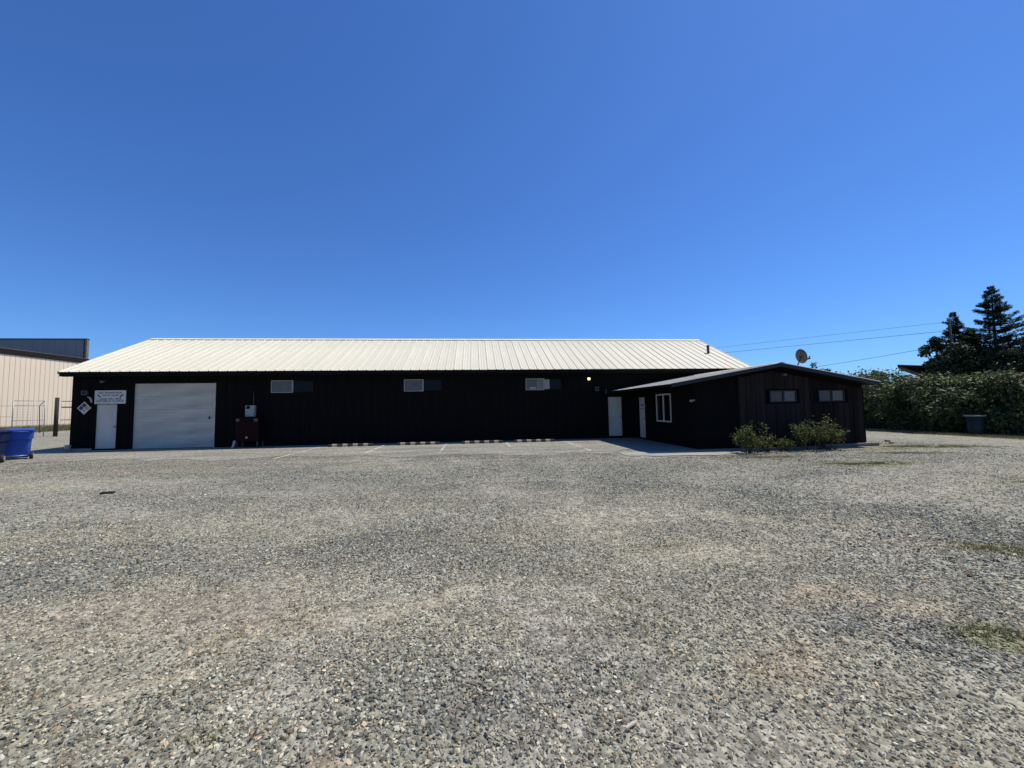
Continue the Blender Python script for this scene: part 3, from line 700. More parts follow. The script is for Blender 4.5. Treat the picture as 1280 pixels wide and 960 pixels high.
# conduit elbow by the sign
b = MB(); b.tube([(-17.08, D-.05, 2.36), (-16.98, D-.09, 2.34), (-16.93, D-.09, 2.25), (-16.93, D-.05, 2.12)], .035, 8); b.build('conduit_elbow', M['boxwhite']); tag(bpy.data.objects['conduit_elbow'], 'pale bent conduit between hazard diamond and white sign', 'conduit')
b = MB(); b.tube([(6.62, D-.05, 2.46), (6.60, D-.10, 2.44), (6.60, D-.10, 2.28), (6.62, D-.05, 2.22)], .03, 8); b.build('conduit_elbow', M['dish']); tag(bpy.data.objects['conduit_elbow.001'], 'short grey conduit at the top left of the annex porch door', 'conduit')
# corner bucket
b = MB(); b.lathe([(0,0), (.085,0), (.10,.27), (.095,.27), (.08,.02), (0,.02)], 18); b.build('bucket', M['boxwhite'], None, (-17.62, 18.72, .004)); tag(bpy.data.objects['bucket'], 'small pale bucket at the left corner of the warehouse', 'bucket')
# satellite dish
o = empty('satellite_dish', (12.26, 13.6, zroof(12.26)+.03)); tag(o, 'grey satellite dish on the annex roof', 'dish')
b = MB(); b.tube([(0,0,0), (.16,0,.30), (.20,.0,.40)], .022, 8); b.box(-.10, .10, -.08, .08, -.03, .012); b.build('mast', M['darkmetal'], o)
nd = Vector((.98, .03, .20)).normalized(); cx = Vector((.235, .02, .52)); q_ = nd.to_track_quat('Z', 'Y').to_matrix()
b = MB(); prof = [(r_, .16*(r_/.30)**2*.30/.30*.5) for r_ in np.linspace(0.001, .25, 7)]
prof = prof+[(.258, prof[-1][1]+.004), (.250, prof[-1][1]-.008)]+[(r_, h_-.010) for r_, h_ in reversed(prof[:-1])]
b.lathe(prof, 28); b.v = [tuple(q_ @ Vector((p[0], p[1]*1.1, p[2]))+cx) for p in b.v]; b.build('reflector', M['dish'], o)
b = MB(); b.box(-.06, .06, -.05, .05, -.07, -.012, .006); b.v = [tuple(q_ @ Vector(p)+cx+Vector((0,0,-.06))) for p in b.v]; b.build('bracket', M['darkmetal'], o)
e = cx+nd*.30+Vector((.05,-.05,-.14)); b = MB(); b.tube([cx+Vector((0,0,-.24)), cx+nd*.12+Vector((.02,0,-.24)), e], .011, 6); b.build('feed_arm', M['darkmetal'], o)
b = MB(); b.tube([e+nd*.03, e-nd*.05], [.03,.035], 10); b.tube([e+nd*.02, e+nd*.01+Vector((0,0,.09))], .022, 8); b.build('receiver', M['darkmetal'], o)

# ------------------------------------------------------------------ wheel stops
WS = [(-5.43, 'dark rubber wheel stop with faded stripes, leftmost, nearest the red chest'), (-2.5, 'dark wheel stop with faded stripes, second from the red chest'),
      (.36, 'dark wheel stop with faded stripes, third from the red chest'), (2.75, 'dark wheel stop with faded stripes, rightmost, nearest the annex')]
def prism_x(mb, x0, x1, s):
    pr = [(-.085,0), (.085,0), (.06,.09), (.035,.115), (-.035,.115), (-.06,.09)]
    mb.loft([[(x, p[0]*s, p[1]*s) for p in reversed(pr)] for x in (x0, x1)])
for x, lb in WS:
    o = empty('wheel_stop', (x, 17.80, .005), random.uniform(-.02, .02)); tag(o, lb, 'wheel stop', 'wheel stops along the black wall')
    b = MB(); prism_x(b, -.93, .93, 1); b.build('body', M['stopdark'], o)
    for k in range(4):
        c_ = MB(); a = -.80+k*.44; prism_x(c_, a, a+.21, 1.02); c_.build('stripe', M['yellow'], o)

# ------------------------------------------------------------------ carts and tub
def rrect(w, d, z, r, n=4, cx=0, cy=0):
    pts = []
    for (sx, sy, a0) in ((1,1,0), (-1,1,90), (-1,-1,180), (1,-1,270)):
        for k in range(n+1):
            a = math.radians(a0+90*k/n); pts.append((cx+sx*(w/2-r)+r*math.cos(a), cy+sy*(d/2-r)+r*math.sin(a), z))
    return pts
def cart(loc, rz, label, m):
    o = empty('wheeled_cart', loc, rz); tag(o, label, 'recycling cart', 'blue carts at the left edge')
    b = MB(); b.loft([rrect(.54,.58,.06,.05), rrect(.57,.63,.35,.06), rrect(.60,.69,.70,.07), rrect(.67,.78,.72,.07), rrect(.68,.80,.98,.07), rrect(.70,.83,.985,.07), rrect(.70,.83,1.03,.07)]); b.build('body', m, o)
    l = MB(); l.loft([rrect(.76,.88,1.031,.07,4,0,-.01), rrect(.76,.88,1.055,.07,4,0,-.01), rrect(.62,.78,1.10,.09,4,0,0), rrect(.3,.4,1.115,.09,4,0,0)], smooth=False); li = l.build('lid', m, o)
    hnd = MB(); hnd.tube([(-.27,-.44,.97), (-.27,-.50,1.0), (.27,-.50,1.0), (.27,-.44,.97)], .018, 8); hnd.build('handle', m, o)
    rb = MB(); rb.box(-.24, .24, -.352, -.30, .60, .72, .02); rb.build('grab_bar', m, o)
    for sx in (-1, 1):
        w_ = MB(); w_.tube([(sx*.31,-.33,.13), (sx*.39,-.33,.13)], .13, 20); wo = w_.build('wheel', M['rubber'], o)
        h_ = MB(); h_.tube([(sx*.305,-.33,.13), (sx*.398,-.33,.13)], .085, 14); h_.build('hub', M['hub'], wo)
    ax = MB(); ax.tube([(-.30,-.30,.13), (.30,-.30,.13)], .014, 8); ax.build('axle', M['metal'], o)
    return o
cart((-16.68, 15.96, .004), .72, 'bright blue wheeled cart, right one of the pair, lid closed', M['bin'])
cart((-16.52, 15.0, .004), .60, 'blue wheeled cart coloured dark as if shaded, cut off by the left edge', M['binshade'])
o = empty('plastic_tub', (23.17, 15.85, 0)); o.scale = (.86, .86, 1.02); tag(o, 'dark blue grey tapered tub with pale rim against the bramble hedge', 'tub')
b = MB(); b.lathe([(0,.004), (.27,.004), (.29,.06), (.345,.86), (.33,.86), (.27,.06), (0,.05)], 28); b.build('body', M['tub'], o)
b = MB(); b.lathe([(.34,.84), (.40,.85), (.41,.90), (.40,.915), (.34,.915), (.335,.86)], 28); b.build('rim', M['tubrim'], o)
for s_ in (-1, 1):
    b = MB(); b.tube([(s_*.33,-.08,.70), (s_*.40,-.08,.70), (s_*.40,.08,.70), (s_*.33,.08,.70)], .018, 6); b.build('handle', M['tub'], o)

# ------------------------------------------------------------------ neighbour building to the left
nb = empty('neighbour_building', (-45.1, 42, 0)); tag(nb, 'tall beige ribbed metal building with brown fascia beyond the wire gate', 'building')
NO = (45.1, -42, 0)
mb = MB(); mb.box(-75, -45.16, 20, 49.6, 0, 7.5); nw = bpart(mb, 'wall', M['beige'], nb, NO)
pm = MB(); pm.box(0, .06, .012, .438, 0, 7.5, .012); pmesh = pm.mesh('panel', M['beige'])
k = 0; y = 20.0
while y < 49.55: link('panel', pmesh, nw, (-45.158+45.1, y-42, 0)); y += .45; k += 1
mb = MB(); mb.box(-75.5, -45.02, 19.5, 49.75, 7.505, 8.05); bpart(mb, 'fascia', M['fascia'], nb, NO)
mb = MB(); mb.box(-75.4, -45.1, 19.6, 49.7, 8.051, 8.10); bpart(mb, 'roof', M['slate'], nb, NO)
sb = empty('screen_wall', (-45.35, 49.8, 0)); tag(sb, 'blue grey clad block rising above the brown fascia at far left', 'wall')
mb = MB(); mb.box(-80, -45.62, 49.85, 50.04, 7.6, 10.40); sbw = mb.build('cladding', M['slate'], sb, (45.35, -49.8, 0))
x = -79.9
while x < -46.0:
    p = MB(); p.box(x+.01, min(x+1.14, -45.75), 49.80, 49.849, 8.1, 10.36, .006); p.build('panel', M['slate'], sbw); x += 1.15
mb = MB(); mb.box(-45.74, -45.625, 49.76, 49.848, 7.9, 10.40); mb.build('corner_joint', M['darkframe'], sb, (45.35, -49.8, 0))
mb = MB(); mb.box(-45.619, -45.42, 49.78, 50.05, 0, 10.42); mb.build('corner_trim', M['slatetrim'], sb, (45.35, -49.8, 0))
mb = MB(); mb.box(-80, -45.40, 49.74, 50.1, 10.421, 10.50); mb.build('coping', M['darkframe'], sb, (45.35, -49.8, 0))
# gate, post and fence
ga = Vector((-32.0, 30.2, 0)); gb = Vector((-31.0, 31.2, 0)); gdv = (gb-ga).normalized()
o = empty('wire_gate', ga); tag(o, 'galvanised pipe gate with wire mesh in front of the beige wall', 'gate')
L_ = (gb-ga).length
for z in (2.60, 2.27, 1.21, .30): b = MB(); b.tube([(0,0,z), gdv*L_+Vector((0,0,z))], .018, 6); b.build('rail', M['metal'], o)
for u in (0, 1): b = MB(); b.tube([gdv*L_*u+Vector((0,0,.06)), gdv*L_*u+Vector((0,0,2.64))], .024, 6); b.build('stile', M['metal'], o)
b = MB(); b.tube([gdv*L_*.86+Vector((0,0,.3)), gdv*L_*.82+Vector((0,0,2.27)), gdv*L_*.98+Vector((0,0,2.6))], .022, 6); b.build('brace', M['darkmetal'], o)
b = MB()
for k in range(1, 9): b.tube([gdv*L_*k/9+Vector((0,0,.3)), gdv*L_*k/9+Vector((0,0,2.6))], .005, 3)
for k in range(1, 12): b.tube([Vector((0,0,.3+k*.19)), gdv*L_+Vector((0,0,.3+k*.19))], .005, 3)
mo = b.build('mesh', M['metal'], o)
b = MB(); b.tube([(0,0,-.1), (0,0,2.85)], [.12,.11], 10); b.build('wooden_post', M['pole'], None, (-30.62, 31.6, 0)); tag(bpy.data.objects['wooden_post'], 'thick dark wooden post beside the wire gate', 'post')
o = empty('wire_fence', (-30.5, 31.7, 0)); tag(o, 'pipe rail fence running behind the warehouse corner', 'fence')
for z, r_ in ((2.58,.028), (2.14,.045), (1.2,.028)): b = MB(); b.tube([(.05,.05,z), (5.2,5.4,z)], r_, 6); b.build('rail', M['metal'] if r_ < .04 else M['pole'], o)
for k in (2, 4): b = MB(); b.tube([(k*1.25,k*1.3,0), (k*1.25,k*1.3,2.6)], .04, 6); b.build('post', M['metal'], o)
o = empty('wire_fence', (-32.0, 30.2, 0)); tag(o, 'thin wire fence left of the gate behind the blue carts', 'fence')
for z in (2.25, 1.5, .8): b = MB(); b.tube([(-.03,-.03,z), (-7,-7,z)], .014, 5); b.build('rail', M['metal'], o)
for k in (1, 2, 3): b = MB(); b.tube([(-k*2.2,-k*2.2,0), (-k*2.2,-k*2.2,2.3)], .035, 6); b.build('post', M['metal'], o)

# ------------------------------------------------------------------ house, pole and wires at right
hs = empty('neighbour_house', (52.6, 43.05, 0), math.atan2(-.78, .62)); tag(hs, 'brown roofed house showing only its roof corner above the hedge', 'house')
mb = MB(); mb.box(2.0, 11, 1.6, 9, 0, 5.0); mb.build('wall', M['housewall'], hs)
mb = MB(); mb.loft([[(0, y, 6.2), (12, y, 4.6), (12, y, 4.45), (0, y, 6.05)] for y in (0, 10.5)]); mb.build('roof', M['houseroof'], hs)
mb = MB(); mb.loft([[(0, y, 6.23), (12, y, 4.63), (12, y, 4.30), (0, y, 5.90)] for y in (-.06, -.003)]); mb.build('fascia', M['fascia'], hs)
mb = MB(); mb.loft([[(.25, y, 6.0), (3.0, y, 5.63), (3.0, y, 4.3)] for y in (.3, 9)]); mb.build('eave_bracket', M['fascia'], hs)
o = empty('utility_pole', (49.9, 35.5, 0)); tag(o, 'dark wooden utility pole rising among the conifers', 'pole')
b = MB(); b.tube([(0,0,-.2), (0,0,10.25)], [.12,.08], 10); b.build('post', M['pole'], o)
b = MB(); b.box(-.9, .9, -.06, .06, 9.75, 9.87); b.build('crossarm', M['pole'], o)
for sx in (-.8, .8): b = MB(); b.lathe([(0,0), (.05,0), (.06,.06), (.03,.12), (0,.13)], 10, (sx,0,9.871)); b.build('insulator', M['dish'], o)
def wire(a, b, lb, sag, r=.022):
    a = Vector(a); b = Vector(b); m_ = MB(); pts = []
    for k in range(25):
        t_ = k/24; p = a.lerp(b, t_); p.z -= sag*4*t_*(1-t_); pts.append(p-a)
    m_.tube(pts, r, 5); o = m_.build('power_line', M['wire'], None, a); tag(o, lb, 'wire', 'power lines over the annex')
def ext(a, b, k=.9): a = Vector(a); b = Vector(b); return a+(a-b)*k
P1 = (49.9, 35.5, 9.0); P2 = (50.3, 35.6, 10.0); P3 = (49.95, 35.45, 7.6)
wire(ext((35.74,51.82,9.0), P1), P1, 'middle of the three thin power lines above the dish', 0.0)
wire(ext((37.44,51.55,10.0), P2), P2, 'topmost of the three thin power lines in the sky', 0.0, .016)
wire((42.0, 58.0, 5.9), P3, 'lowest of the three thin power lines, just above the hedge', .25)

# ------------------------------------------------------------------ hedge
def hedge():
    path = np.array([(21.5,40.0), (22.4,31.0), (23.0,24.0), (23.0,20.6), (22.8,17.8), (23.75,14.6), (25.5,10.0), (27.5,5.0)])
    seg = np.linalg.norm(np.diff(path, axis=0), axis=1); cum = np.concatenate([[0], np.cumsum(seg)])
    def at(s): return np.stack([np.interp(s, cum, path[:, 0]), np.interp(s, cum, path[:, 1])], 1)
    S = cum[-1]; A = 2.3
    nl = 95000
    # denser where it is in view
    s = RNG.random(nl)*S; s = np.where(RNG.random(nl) < .6, RNG.uniform(cum[2]-2, cum[5]+2.5, nl), s)
    th = np.pi*(RNG.random(nl)**.85)      # 0 = foot facing the yard, pi = foot at the back
    def surf(s, th, k=1.0):
        p = at(s); q = at(s+.05); tdir = q-p; tdir /= np.linalg.norm(tdir, axis=1, keepdims=True); nr = np.stack([-tdir[:, 1], tdir[:, 0]], 1)  # away from yard (right)
        lump = 1+.55*(fbm(s*.75, th*1.9, 61, 3)-.5)*2+.12*(fbm(s*3.2, th*7, 66, 2)-.5)*2
        hh = 2.95+.7*(fbm(s*.45, s*0+.5, 63, 3)-.5)*2
        sx = np.sign(np.cos(th))*np.abs(np.cos(th))**.65; sz = np.abs(np.sin(th))**.75
        off = A-A*sx*lump*k; z = hh*sz*(.5+.5*lump)*k
        return np.stack([p[:, 0]+nr[:, 0]*off, p[:, 1]+nr[:, 1]*off, z], 1), nr, sx, sz
    okm = fbm(s*1.9, th*4.2, 68, 3) > .40; okm |= RNG.random(nl) < .25; s = s[okm]; th = th[okm]; nl = len(s)
    kk = 1-.24*RNG.random(nl)**1.6+.05*RNG.normal(size=nl)
    P, nr, sx, sz = surf(s, th, kk)
    P[:, 2] = np.maximum(P[:, 2], .03)+RNG.uniform(0, .06, nl)
    N = np.stack([-nr[:, 0]*sx, -nr[:, 1]*sx, sz*.9], 1)+RNG.normal(size=(nl, 3))*.45+np.array([0, 0, .35])
    root = empty('bramble_hedge', (23, 18, 0)); tag(root, 'tall leafy bramble hedge along the right side of the yard', 'hedge')
    V, F = leaf_cloud(P, N, RNG.uniform(.07, .21, nl), .66, .16, .5)
    tone = np.clip(.25+.5*fbm(s*1.6, th*4, 81, 3)*1.1+RNG.normal(size=nl)*.22+.25*(sz > .9), 0, 1)  # leaves along the hedge top set paler, sunlight put into their tone
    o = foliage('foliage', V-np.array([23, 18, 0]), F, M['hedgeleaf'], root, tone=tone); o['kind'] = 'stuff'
    # woody core
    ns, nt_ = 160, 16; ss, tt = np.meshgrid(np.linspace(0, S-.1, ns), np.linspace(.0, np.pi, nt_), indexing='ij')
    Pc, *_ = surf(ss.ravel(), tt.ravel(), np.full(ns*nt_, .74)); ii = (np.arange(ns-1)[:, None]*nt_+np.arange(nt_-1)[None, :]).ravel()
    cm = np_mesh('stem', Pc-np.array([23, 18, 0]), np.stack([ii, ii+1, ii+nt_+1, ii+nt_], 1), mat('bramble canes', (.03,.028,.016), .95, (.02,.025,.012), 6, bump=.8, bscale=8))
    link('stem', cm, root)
    # arching canes
    b = MB()
    for k in range(60):
        s0 = random.uniform(cum[2], cum[5]+2); p0, nr0, *_ = surf(np.array([s0]), np.array([random.uniform(.2, 1.6)]), np.array([.9])); p = Vector(p0[0]); n0 = Vector((-nr0[0][0], -nr0[0][1], 0)); sd = Vector((-n0.y, n0.x, 0))*random.uniform(-.8, .8)
        b.tube([p, p+n0*.25+sd*.3+Vector((0,0,.25)), p+n0*.5+sd*.7+Vector((0,0,.15)), p+n0*.6+sd*.9-Vector((0,0,.1))], [.008,.007,.005,.003], 4)
    b.v = [(v[0]-23, v[1]-18, max(v[2], .02)) for v in b.v]; b.build('cane', M['bark'], root)
hedge()

# ------------------------------------------------------------------ trees
conifer((52.1, 33.5, 0), 13.2, 9.6, 'tallest dark conifer at the right edge', 3, group='conifers behind the hedge', density=1.25)
conifer((50.9, 35.9, 0), 11.1, 5.6, 'shorter slim conifer left of the tallest one', 5, group='conifers behind the hedge', density=1.2)
conifer((54.6, 31.6, 0), 10.9, 8.5, 'broad dark conifer cut off by the right edge', 8, group='conifers behind the hedge', density=1.2)
conifer((53.6, 36.5, 0), 8.8, 8.0, 'squat dark conifer filling in behind the tall ones', 12, group='conifers behind the hedge', density=1.2)
conifer((56.2, 31.0, 0), 12.0, 8.5, 'tall conifer mostly beyond the right edge', 21, group='conifers behind the hedge', density=1.2)
conifer((51.6, 35.0, 0), 9.2, 6.5, 'middling conifer between the tallest and the slim one', 33, group='conifers behind the hedge', density=1.3)
broad_tree((48.1, 35.6, 0), 8.4, 3.0, 4500, 'broadleaf_tree', 'dark round headed tree left of the conifers', M['broadleaf'], .26, 'leafy trees beyond the hedge', .4, 20)
broad_tree((49.4, 33.9, 0), 7.3, 6.0, 10000, 'broadleaf_tree', 'low dark spreading tree just above the hedge top', M['broadleaf'], .26, 'leafy trees beyond the hedge', .3, 26)
broad_tree((52.5, 30.6, 0), 7.6, 7.5, 11000, 'broadleaf_tree', 'dark undergrowth tree below the rightmost conifer', M['broadleaf'], .26, 'leafy trees beyond the hedge', .25, 26)
for (x, y, h, w, lb) in ((46.4, 41.2, 5.3, 3.0, 'small pale tree over the right eave of the annex'), (47.0, 40.6, 5.2, 2.8, 'small pale tree between annex eave and house roof'),
                         (49.0, 38.9, 4.7, 3.4, 'low pale tree beside the house roof corner'), (44.3, 43.5, 5.0, 3.2, 'faint low tree peeping over the annex roof slope')):
    broad_tree((x, y, 0), h, w, 3000, 'broadleaf_tree', lb, M['paleleaf'], .22, 'leafy trees beyond the hedge', .3, 18)
broad_tree((21.0, 21.5, 0), 4.35, 1.2, 420, 'sapling', 'thin sapling with its tip above the annex roof', M['paleleaf'], .16, None, .5, 12)

# shrubs in front of the annex
SH = [((8.95, 11.95, 0), 1.15, 1.0, 1000, 'yellow green shrub at the left end of the annex front'), ((9.75, 12.25, 0), .55, .6, 260, 'low thin shrub between the two larger ones, nearer the left'),
      ((10.5, 12.35, 0), .55, .7, 300, 'low thin shrub touching the large right shrub'), ((11.45, 12.35, 0), 1.35, 1.1, 1300, 'large yellow green shrub below the annex windows'),
      ((12.2, 12.45, 0), 1.15, 1.0, 1050, 'bushy yellow green shrub at the right end of the row')]
for loc, h, w, n, lb in SH: shrub(loc, h, w, n, 'shrub', lb, 'shrub', 'shrubs along the annex', M['shrubleaf'])
# landscape timber and bricks
b = MB(); b.box(-1.15, 1.15, -.06, .06, 0, .11, .012); b.build('timber', M['timber'], None, (13.75, 13.0, 0), (0, 0, .05)); tag(bpy.data.objects['timber'], 'weathered timber lying along the foot of the annex', 'timber')
for k, (x, y, a, lb) in enumerate(((16.1, 13.6, .4, 'red brick lying past the annex corner'), (16.75, 14.3, 1.3, 'second red brick, farther off near the hedge'))):
    b = MB(); b.box(-.10, .10, -.045, .045, 0, .057, .005); o = b.build('loose_brick', M['brick'], None, (x, y, .0), (0, 0, a)); tag(o, lb, 'brick')

# ------------------------------------------------------------------ weeds and dry grass
def blades(name, P, hgt, wid, material, label=None, per=3):
    n = len(P); a = RNG.random(n)*6.283; d = np.stack([np.cos(a), np.sin(a), 0*a], 1); h = hgt*RNG.uniform(.4, 1.1, n)
    ln = RNG.normal(size=(n, 2))*.35*h[:, None]
    tip = P+np.stack([ln[:, 0], ln[:, 1], h], 1); V = np.stack([P-d*wid, P+d*wid, tip], 1).reshape(-1, 3)
    me = np_mesh(name, V, np.arange(n*3).reshape(-1, 3), material)
    at_ = me.attributes.new('tone', 'FLOAT', 'POINT'); at_.data.foreach_set('value', np.repeat(RNG.random(n), 3).astype(np.float32))
    return tag(link(name, me), label, 'grass' if label else None, kind='stuff')
Pw = []
for (px, py, rx, ry, an_, kind, amt) in PATCH:
    if kind != 'green': continue
    n = int(6500*rx*ry*amt)+40
    q = RNG.normal(size=(n*2, 2))*.48; q = q[fbm(q[:, 0]*6+px, q[:, 1]*4+py, 7, 2) > .46]
    ca_, sa_ = math.cos(an_), math.sin(an_)
    Pw.append(np.stack([px+q[:, 0]*rx*ca_-q[:, 1]*ry*sa_, py+q[:, 0]*rx*sa_+q[:, 1]*ry*ca_, 0*q[:, 0]-.005], 1))
n = 1400; Pw.append(np.stack([RNG.uniform(8.2, 15, n), 12.0+RNG.normal(size=n)*.18, np.zeros(n)], 1))
blades('weeds', np.concatenate(Pw), .030, .0045, M['grass'], 'low green weeds in thin patches on the gravel')
n = 26000; gx_ = -45+5.0*RNG.random(n)**1.5; gy_ = RNG.uniform(30, 62, n)
blades('dry_grass', np.stack([gx_, gy_, np.zeros(n)], 1), .62, .02, M['drygrass'], 'dry pale grass along the foot of the beige wall')
n = 9000; gx_ = RNG.uniform(22.0, 23.2, n); gy_ = RNG.uniform(13.5, 26, n)
blades('dry_grass', np.stack([gx_, gy_, np.zeros(n)], 1), .14, .006, M['drygrass'], 'thin dry grass at the foot of the bramble hedge')

# ------------------------------------------------------------------ loose gravel (uncountable): crushed stones instanced on points
def gravel():
    cam_az = YAW; pts = []
    def ring(r0_, r1_, dens, half=1.12):
        n = int(dens*half*(r1_**2-r0_**2)); r = np.sqrt(RNG.uniform(r0_**2, r1_**2, n)); a = cam_az+RNG.uniform(-half, half, n)
        return r*np.sin(a), r*np.cos(a)
    X = []; Y = []; SC = []
    for (a, b, d, s) in ((.9, 3.2, 5600, 1.0), (3.2, 5.5, 4200, 1.0), (5.5, 8.5, 2000, 1.15), (8.5, 12, 800, 1.15), (12, 16, 480, 1.2), (16, 22, 200, 1.3)):
        x, y = ring(a, b, d); X.append(x); Y.append(y); SC.append(np.full(len(x), s))
    q = 120000; X.append(RNG.uniform(-19, 8, q)); Y.append(RNG.uniform(12.3, 17.4, q)); SC.append(np.full(q, 1.15))
    X = np.concatenate(X); Y = np.concatenate(Y); SC = np.concatenate(SC)
    c, fine = yard_colour(X, Y)
    keep = (RNG.random(len(X)) > fine*.45) & ~((X > 7.6) & (X < 15.2) & (Y > 12.8)) & ~((X > 4.6) & (X < 9) & (Y > 11.9) & (RNG.random(len(X)) > .15)) & ~(X > 23)
    # keep off the paved apron except for scattered strays
    t_ = (Y-(16.2-(X+30)/36*2.8-1.2))/4.6+(fbm(X*.35, Y*1.8, 57, 3)-.5)*1.9
    keep &= ~((X < 8) & (RNG.random(len(X)) > np.clip(1-t_, .015, 1)**1.6)) & (Y < 17.5)
    X, Y, SC, c, fine = X[keep], Y[keep], SC[keep], c[keep], fine[keep]; n = len(X)
    size = .0067*SC*np.clip(np.exp(RNG.normal(size=n)*.40), .4, 2.0)*(1-.42*fine)
    z = (fbm(X*.5, Y*.8, 91, 3)-.5)*.045*np.clip((12.5-Y)/3, 0, 1)*((np.abs(X) < 16))-.006+size*.25
    me = bpy.data.meshes.new('gravel'); me.vertices.add(n); me.vertices.foreach_set('co', np.stack([X, Y, z], 1).astype(np.float32).ravel())
    rot = np.stack([RNG.normal(size=n)*.55, RNG.normal(size=n)*.55, RNG.random(n)*6.283], 1)
    scl = size[:, None]*np.stack([RNG.uniform(.9, 1.7, n), RNG.uniform(.75, 1.15, n), RNG.uniform(.5, .95, n)], 1)
    rd = np.hypot(X, Y); v = np.clip(np.exp(RNG.normal(size=n)*(.54-.22*np.clip((rd-4)/9, 0, 1))-.03+.08*np.clip((rd-5)/6, 0, 1)), .24, 2.1)
    pal = np.array([(1,1,1), (1.02,1.0,.95), (.96,.985,1.01), (1.12,1.02,.88), (.97,1.02,.97), (1.22,.95,.76)])[RNG.choice(6, n, p=[.3,.22,.26,.12,.06,.04])]
    cc = np.clip(c*v[:, None]*pal*np.array([1.07,1.05,1.01]), .02, .8)
    for nm, ty, arr in (('rot', 'FLOAT_VECTOR', rot), ('scl', 'FLOAT_VECTOR', scl)):
        at_ = me.attributes.new(nm, ty, 'POINT'); at_.data.foreach_set('vector', arr.astype(np.float32).ravel())
    at_ = me.attributes.new('idx', 'INT', 'POINT'); at_.data.foreach_set('value', RNG.integers(0, 6, n).astype(np.int32))
    at_ = me.attributes.new('stone', 'FLOAT_COLOR', 'POINT'); at_.data.foreach_set('color', np.concatenate([cc, np.ones((n, 1))], 1).astype(np.float32).ravel())
    o = link('gravel', me); tag(o, 'loose grey crushed gravel covering the yard', 'gravel', kind='stuff')
    m = bpy.data.materials.new('crushed stone'); m.use_nodes = True; nt = m.node_tree; b = nt.nodes['Principled BSDF']
    at_ = nt.nodes.new('ShaderNodeAttribute'); at_.attribute_type = 'INSTANCER'; at_.attribute_name = 'stone'
    nt.links.new(at_.outputs['Color'], b.inputs['Base Color']); b.inputs['Roughness'].default_value = .8; b.inputs['Specular IOR Level'].default_value = .3
    g = bpy.data.node_groups.new('scatter stones', 'GeometryNodeTree')
    g.interface.new_socket('Geometry', in_out='INPUT', socket_type='NodeSocketGeometry'); g.interface.new_socket('Geometry', in_out='OUTPUT', socket_type='NodeSocketGeometry')
    gi = g.nodes.new('NodeGroupInput'); go_ = g.nodes.new('NodeGroupOutput'); L = g.links.new
    gti = g.nodes.new('GeometryNodeGeometryToInstance')
    for k in range(6):
        ic = g.nodes.new('GeometryNodeMeshIcoSphere'); ic.inputs['Radius'].default_value = 1.0; ic.inputs['Subdivisions'].default_value = 1
        rv = g.nodes.new('FunctionNodeRandomValue'); rv.data_type = 'FLOAT_VECTOR'; rv.inputs[0].default_value = (-.42,)*3; rv.inputs[1].default_value = (.42,)*3; rv.inputs['Seed'].default_value = 31*k+5
        sp = g.nodes.new('GeometryNodeSetPosition'); L(ic.outputs[0], sp.inputs['Geometry']); L(rv.outputs[0], sp.inputs['Offset'])
        st = g.nodes.new('GeometryNodeSetMaterial'); st.inputs['Material'].default_value = m; L(sp.outputs[0], st.inputs[0])
        L(st.outputs[0], gti.inputs[0])
    def named(nm, ty):
        nn = g.nodes.new('GeometryNodeInputNamedAttribute'); nn.data_type = ty; nn.inputs['Name'].default_value = nm; return nn.outputs[0]
    mp_ = g.nodes.new('GeometryNodeMeshToPoints'); L(gi.outputs[0], mp_.inputs[0])
    ip = g.nodes.new('GeometryNodeInstanceOnPoints'); L(mp_.outputs[0], ip.inputs['Points']); L(gti.outputs[0], ip.inputs['Instance'])
    ip.inputs['Pick Instance'].default_value = True; L(named('idx', 'INT'), ip.inputs['Instance Index'])
    er = g.nodes.new('FunctionNodeEulerToRotation'); L(named('rot', 'FLOAT_VECTOR'), er.inputs[0]); L(er.outputs[0], ip.inputs['Rotation']); L(named('scl', 'FLOAT_VECTOR'), ip.inputs['Scale'])
    L(ip.outputs[0], go_.inputs[0])
    md = o.modifiers.new('scatter', 'NODES'); md.node_group = g
    print('gravel stones', n)
gravel()

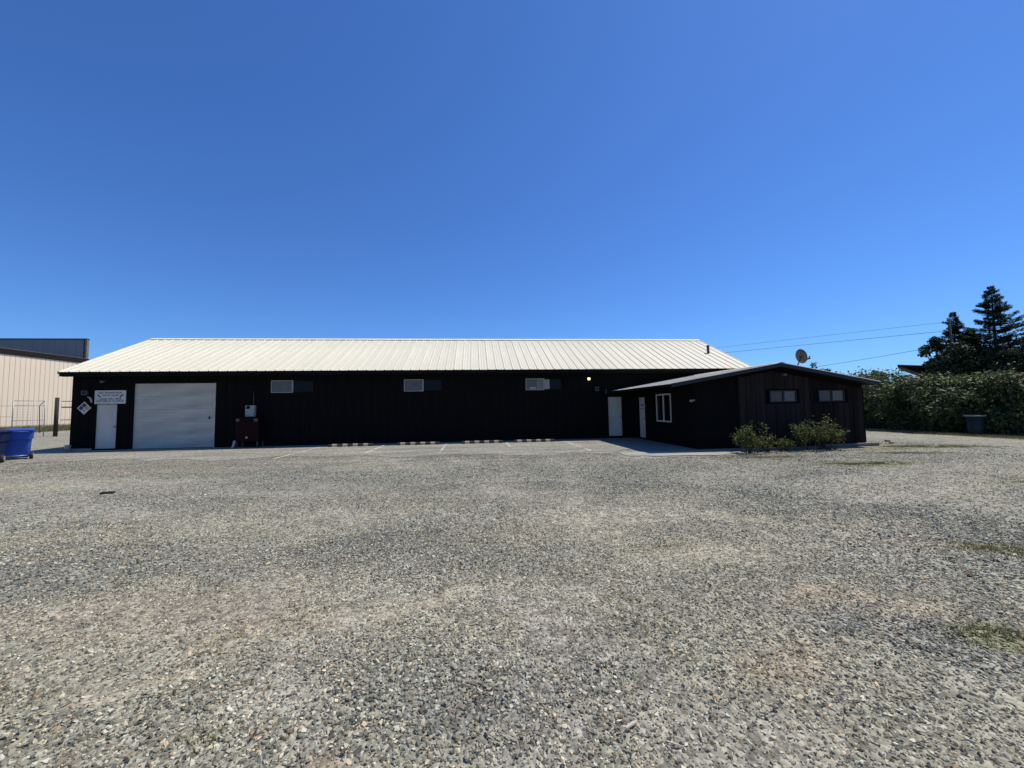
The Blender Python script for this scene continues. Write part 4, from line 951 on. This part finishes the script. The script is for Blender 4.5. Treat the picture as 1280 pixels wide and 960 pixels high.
# ------------------------------------------------------------------ litter
def sliver(loc, L, w, a, lb, m):
    b = MB(); b.loft([[(-L/2, -w*.4, 0), (-L/2, w*.5, 0), (-L/2, w*.4, w*.5), (-L/2, -w*.3, w*.5)], [(L*.1, -w*.5, .002), (L*.1, w*.5, 0), (L*.1, w*.4, w*.6), (L*.1, -w*.4, w*.6)], [(L/2, -w*.15, .004), (L/2, w*.2, .004), (L/2, w*.15, w*.35), (L/2, -w*.1, w*.35)]])
    o = b.build('wood_splinter', m, None, loc, (0, .03, a)); tag(o, lb, 'splinter')
sliver((.77, 1.97, .012), .085, .016, .5, 'largest pale wood splinter on the gravel near the bottom centre', M['wood'])
sliver((.93, 1.84, .012), .075, .008, -.5, 'thin tan wood splinter right of the large pale one', M['wood'])
sliver((1.08, 1.88, .012), .05, .009, 1.2, 'short tan wood splinter, farthest right of the three', M['wood'])
def leaf(loc, s, a, lb):
    b = MB(); b.add([(-s,0,.004), (-.3*s,.45*s,.012), (.5*s,.35*s,.006), (s,0,.02), (.4*s,-.4*s,.014), (-.4*s,-.42*s,.003), (0,0,.0)], [(0,6,1), (1,6,2), (2,6,3), (3,6,4), (4,6,5), (5,6,0)])
    b.add([(p[0], p[1], p[2]-.0025) for p in b.v[:7]], [(1,6,0), (2,6,1), (3,6,2), (4,6,3), (5,6,4), (0,6,5)])
    o = b.build('dry_leaf', M['rust'], None, loc, (0, 0, a)); tag(o, lb, 'leaf')
leaf((-.62, 1.98, .012), .020, .6, 'rusty dry leaf on the gravel at the bottom, left of centre')
leaf((.74, 2.41, .012), .022, 2.2, 'brown dry leaf on the gravel below the picture centre')
leaf((-1.10, 2.12, .012), .020, 1.4, 'rusty dry leaf on the gravel, farthest left at the bottom')
leaf((4.55, 3.25, .012), .045, .3, 'dark curled leaf on the gravel toward the right')
leaf((1.55, 1.98, .015), .022, 2.9, 'small orange leaf on the gravel right of the splinters')
b = MB(); b.box(-.11, .11, -.05, .05, 0, .035, .01); b.build('rubber_scrap', M['rubber'], None, (-7.38, 8.66, .005), (0, 0, .2)); tag(bpy.data.objects['rubber_scrap'], 'small black rubber scrap on the gravel at left', 'scrap')
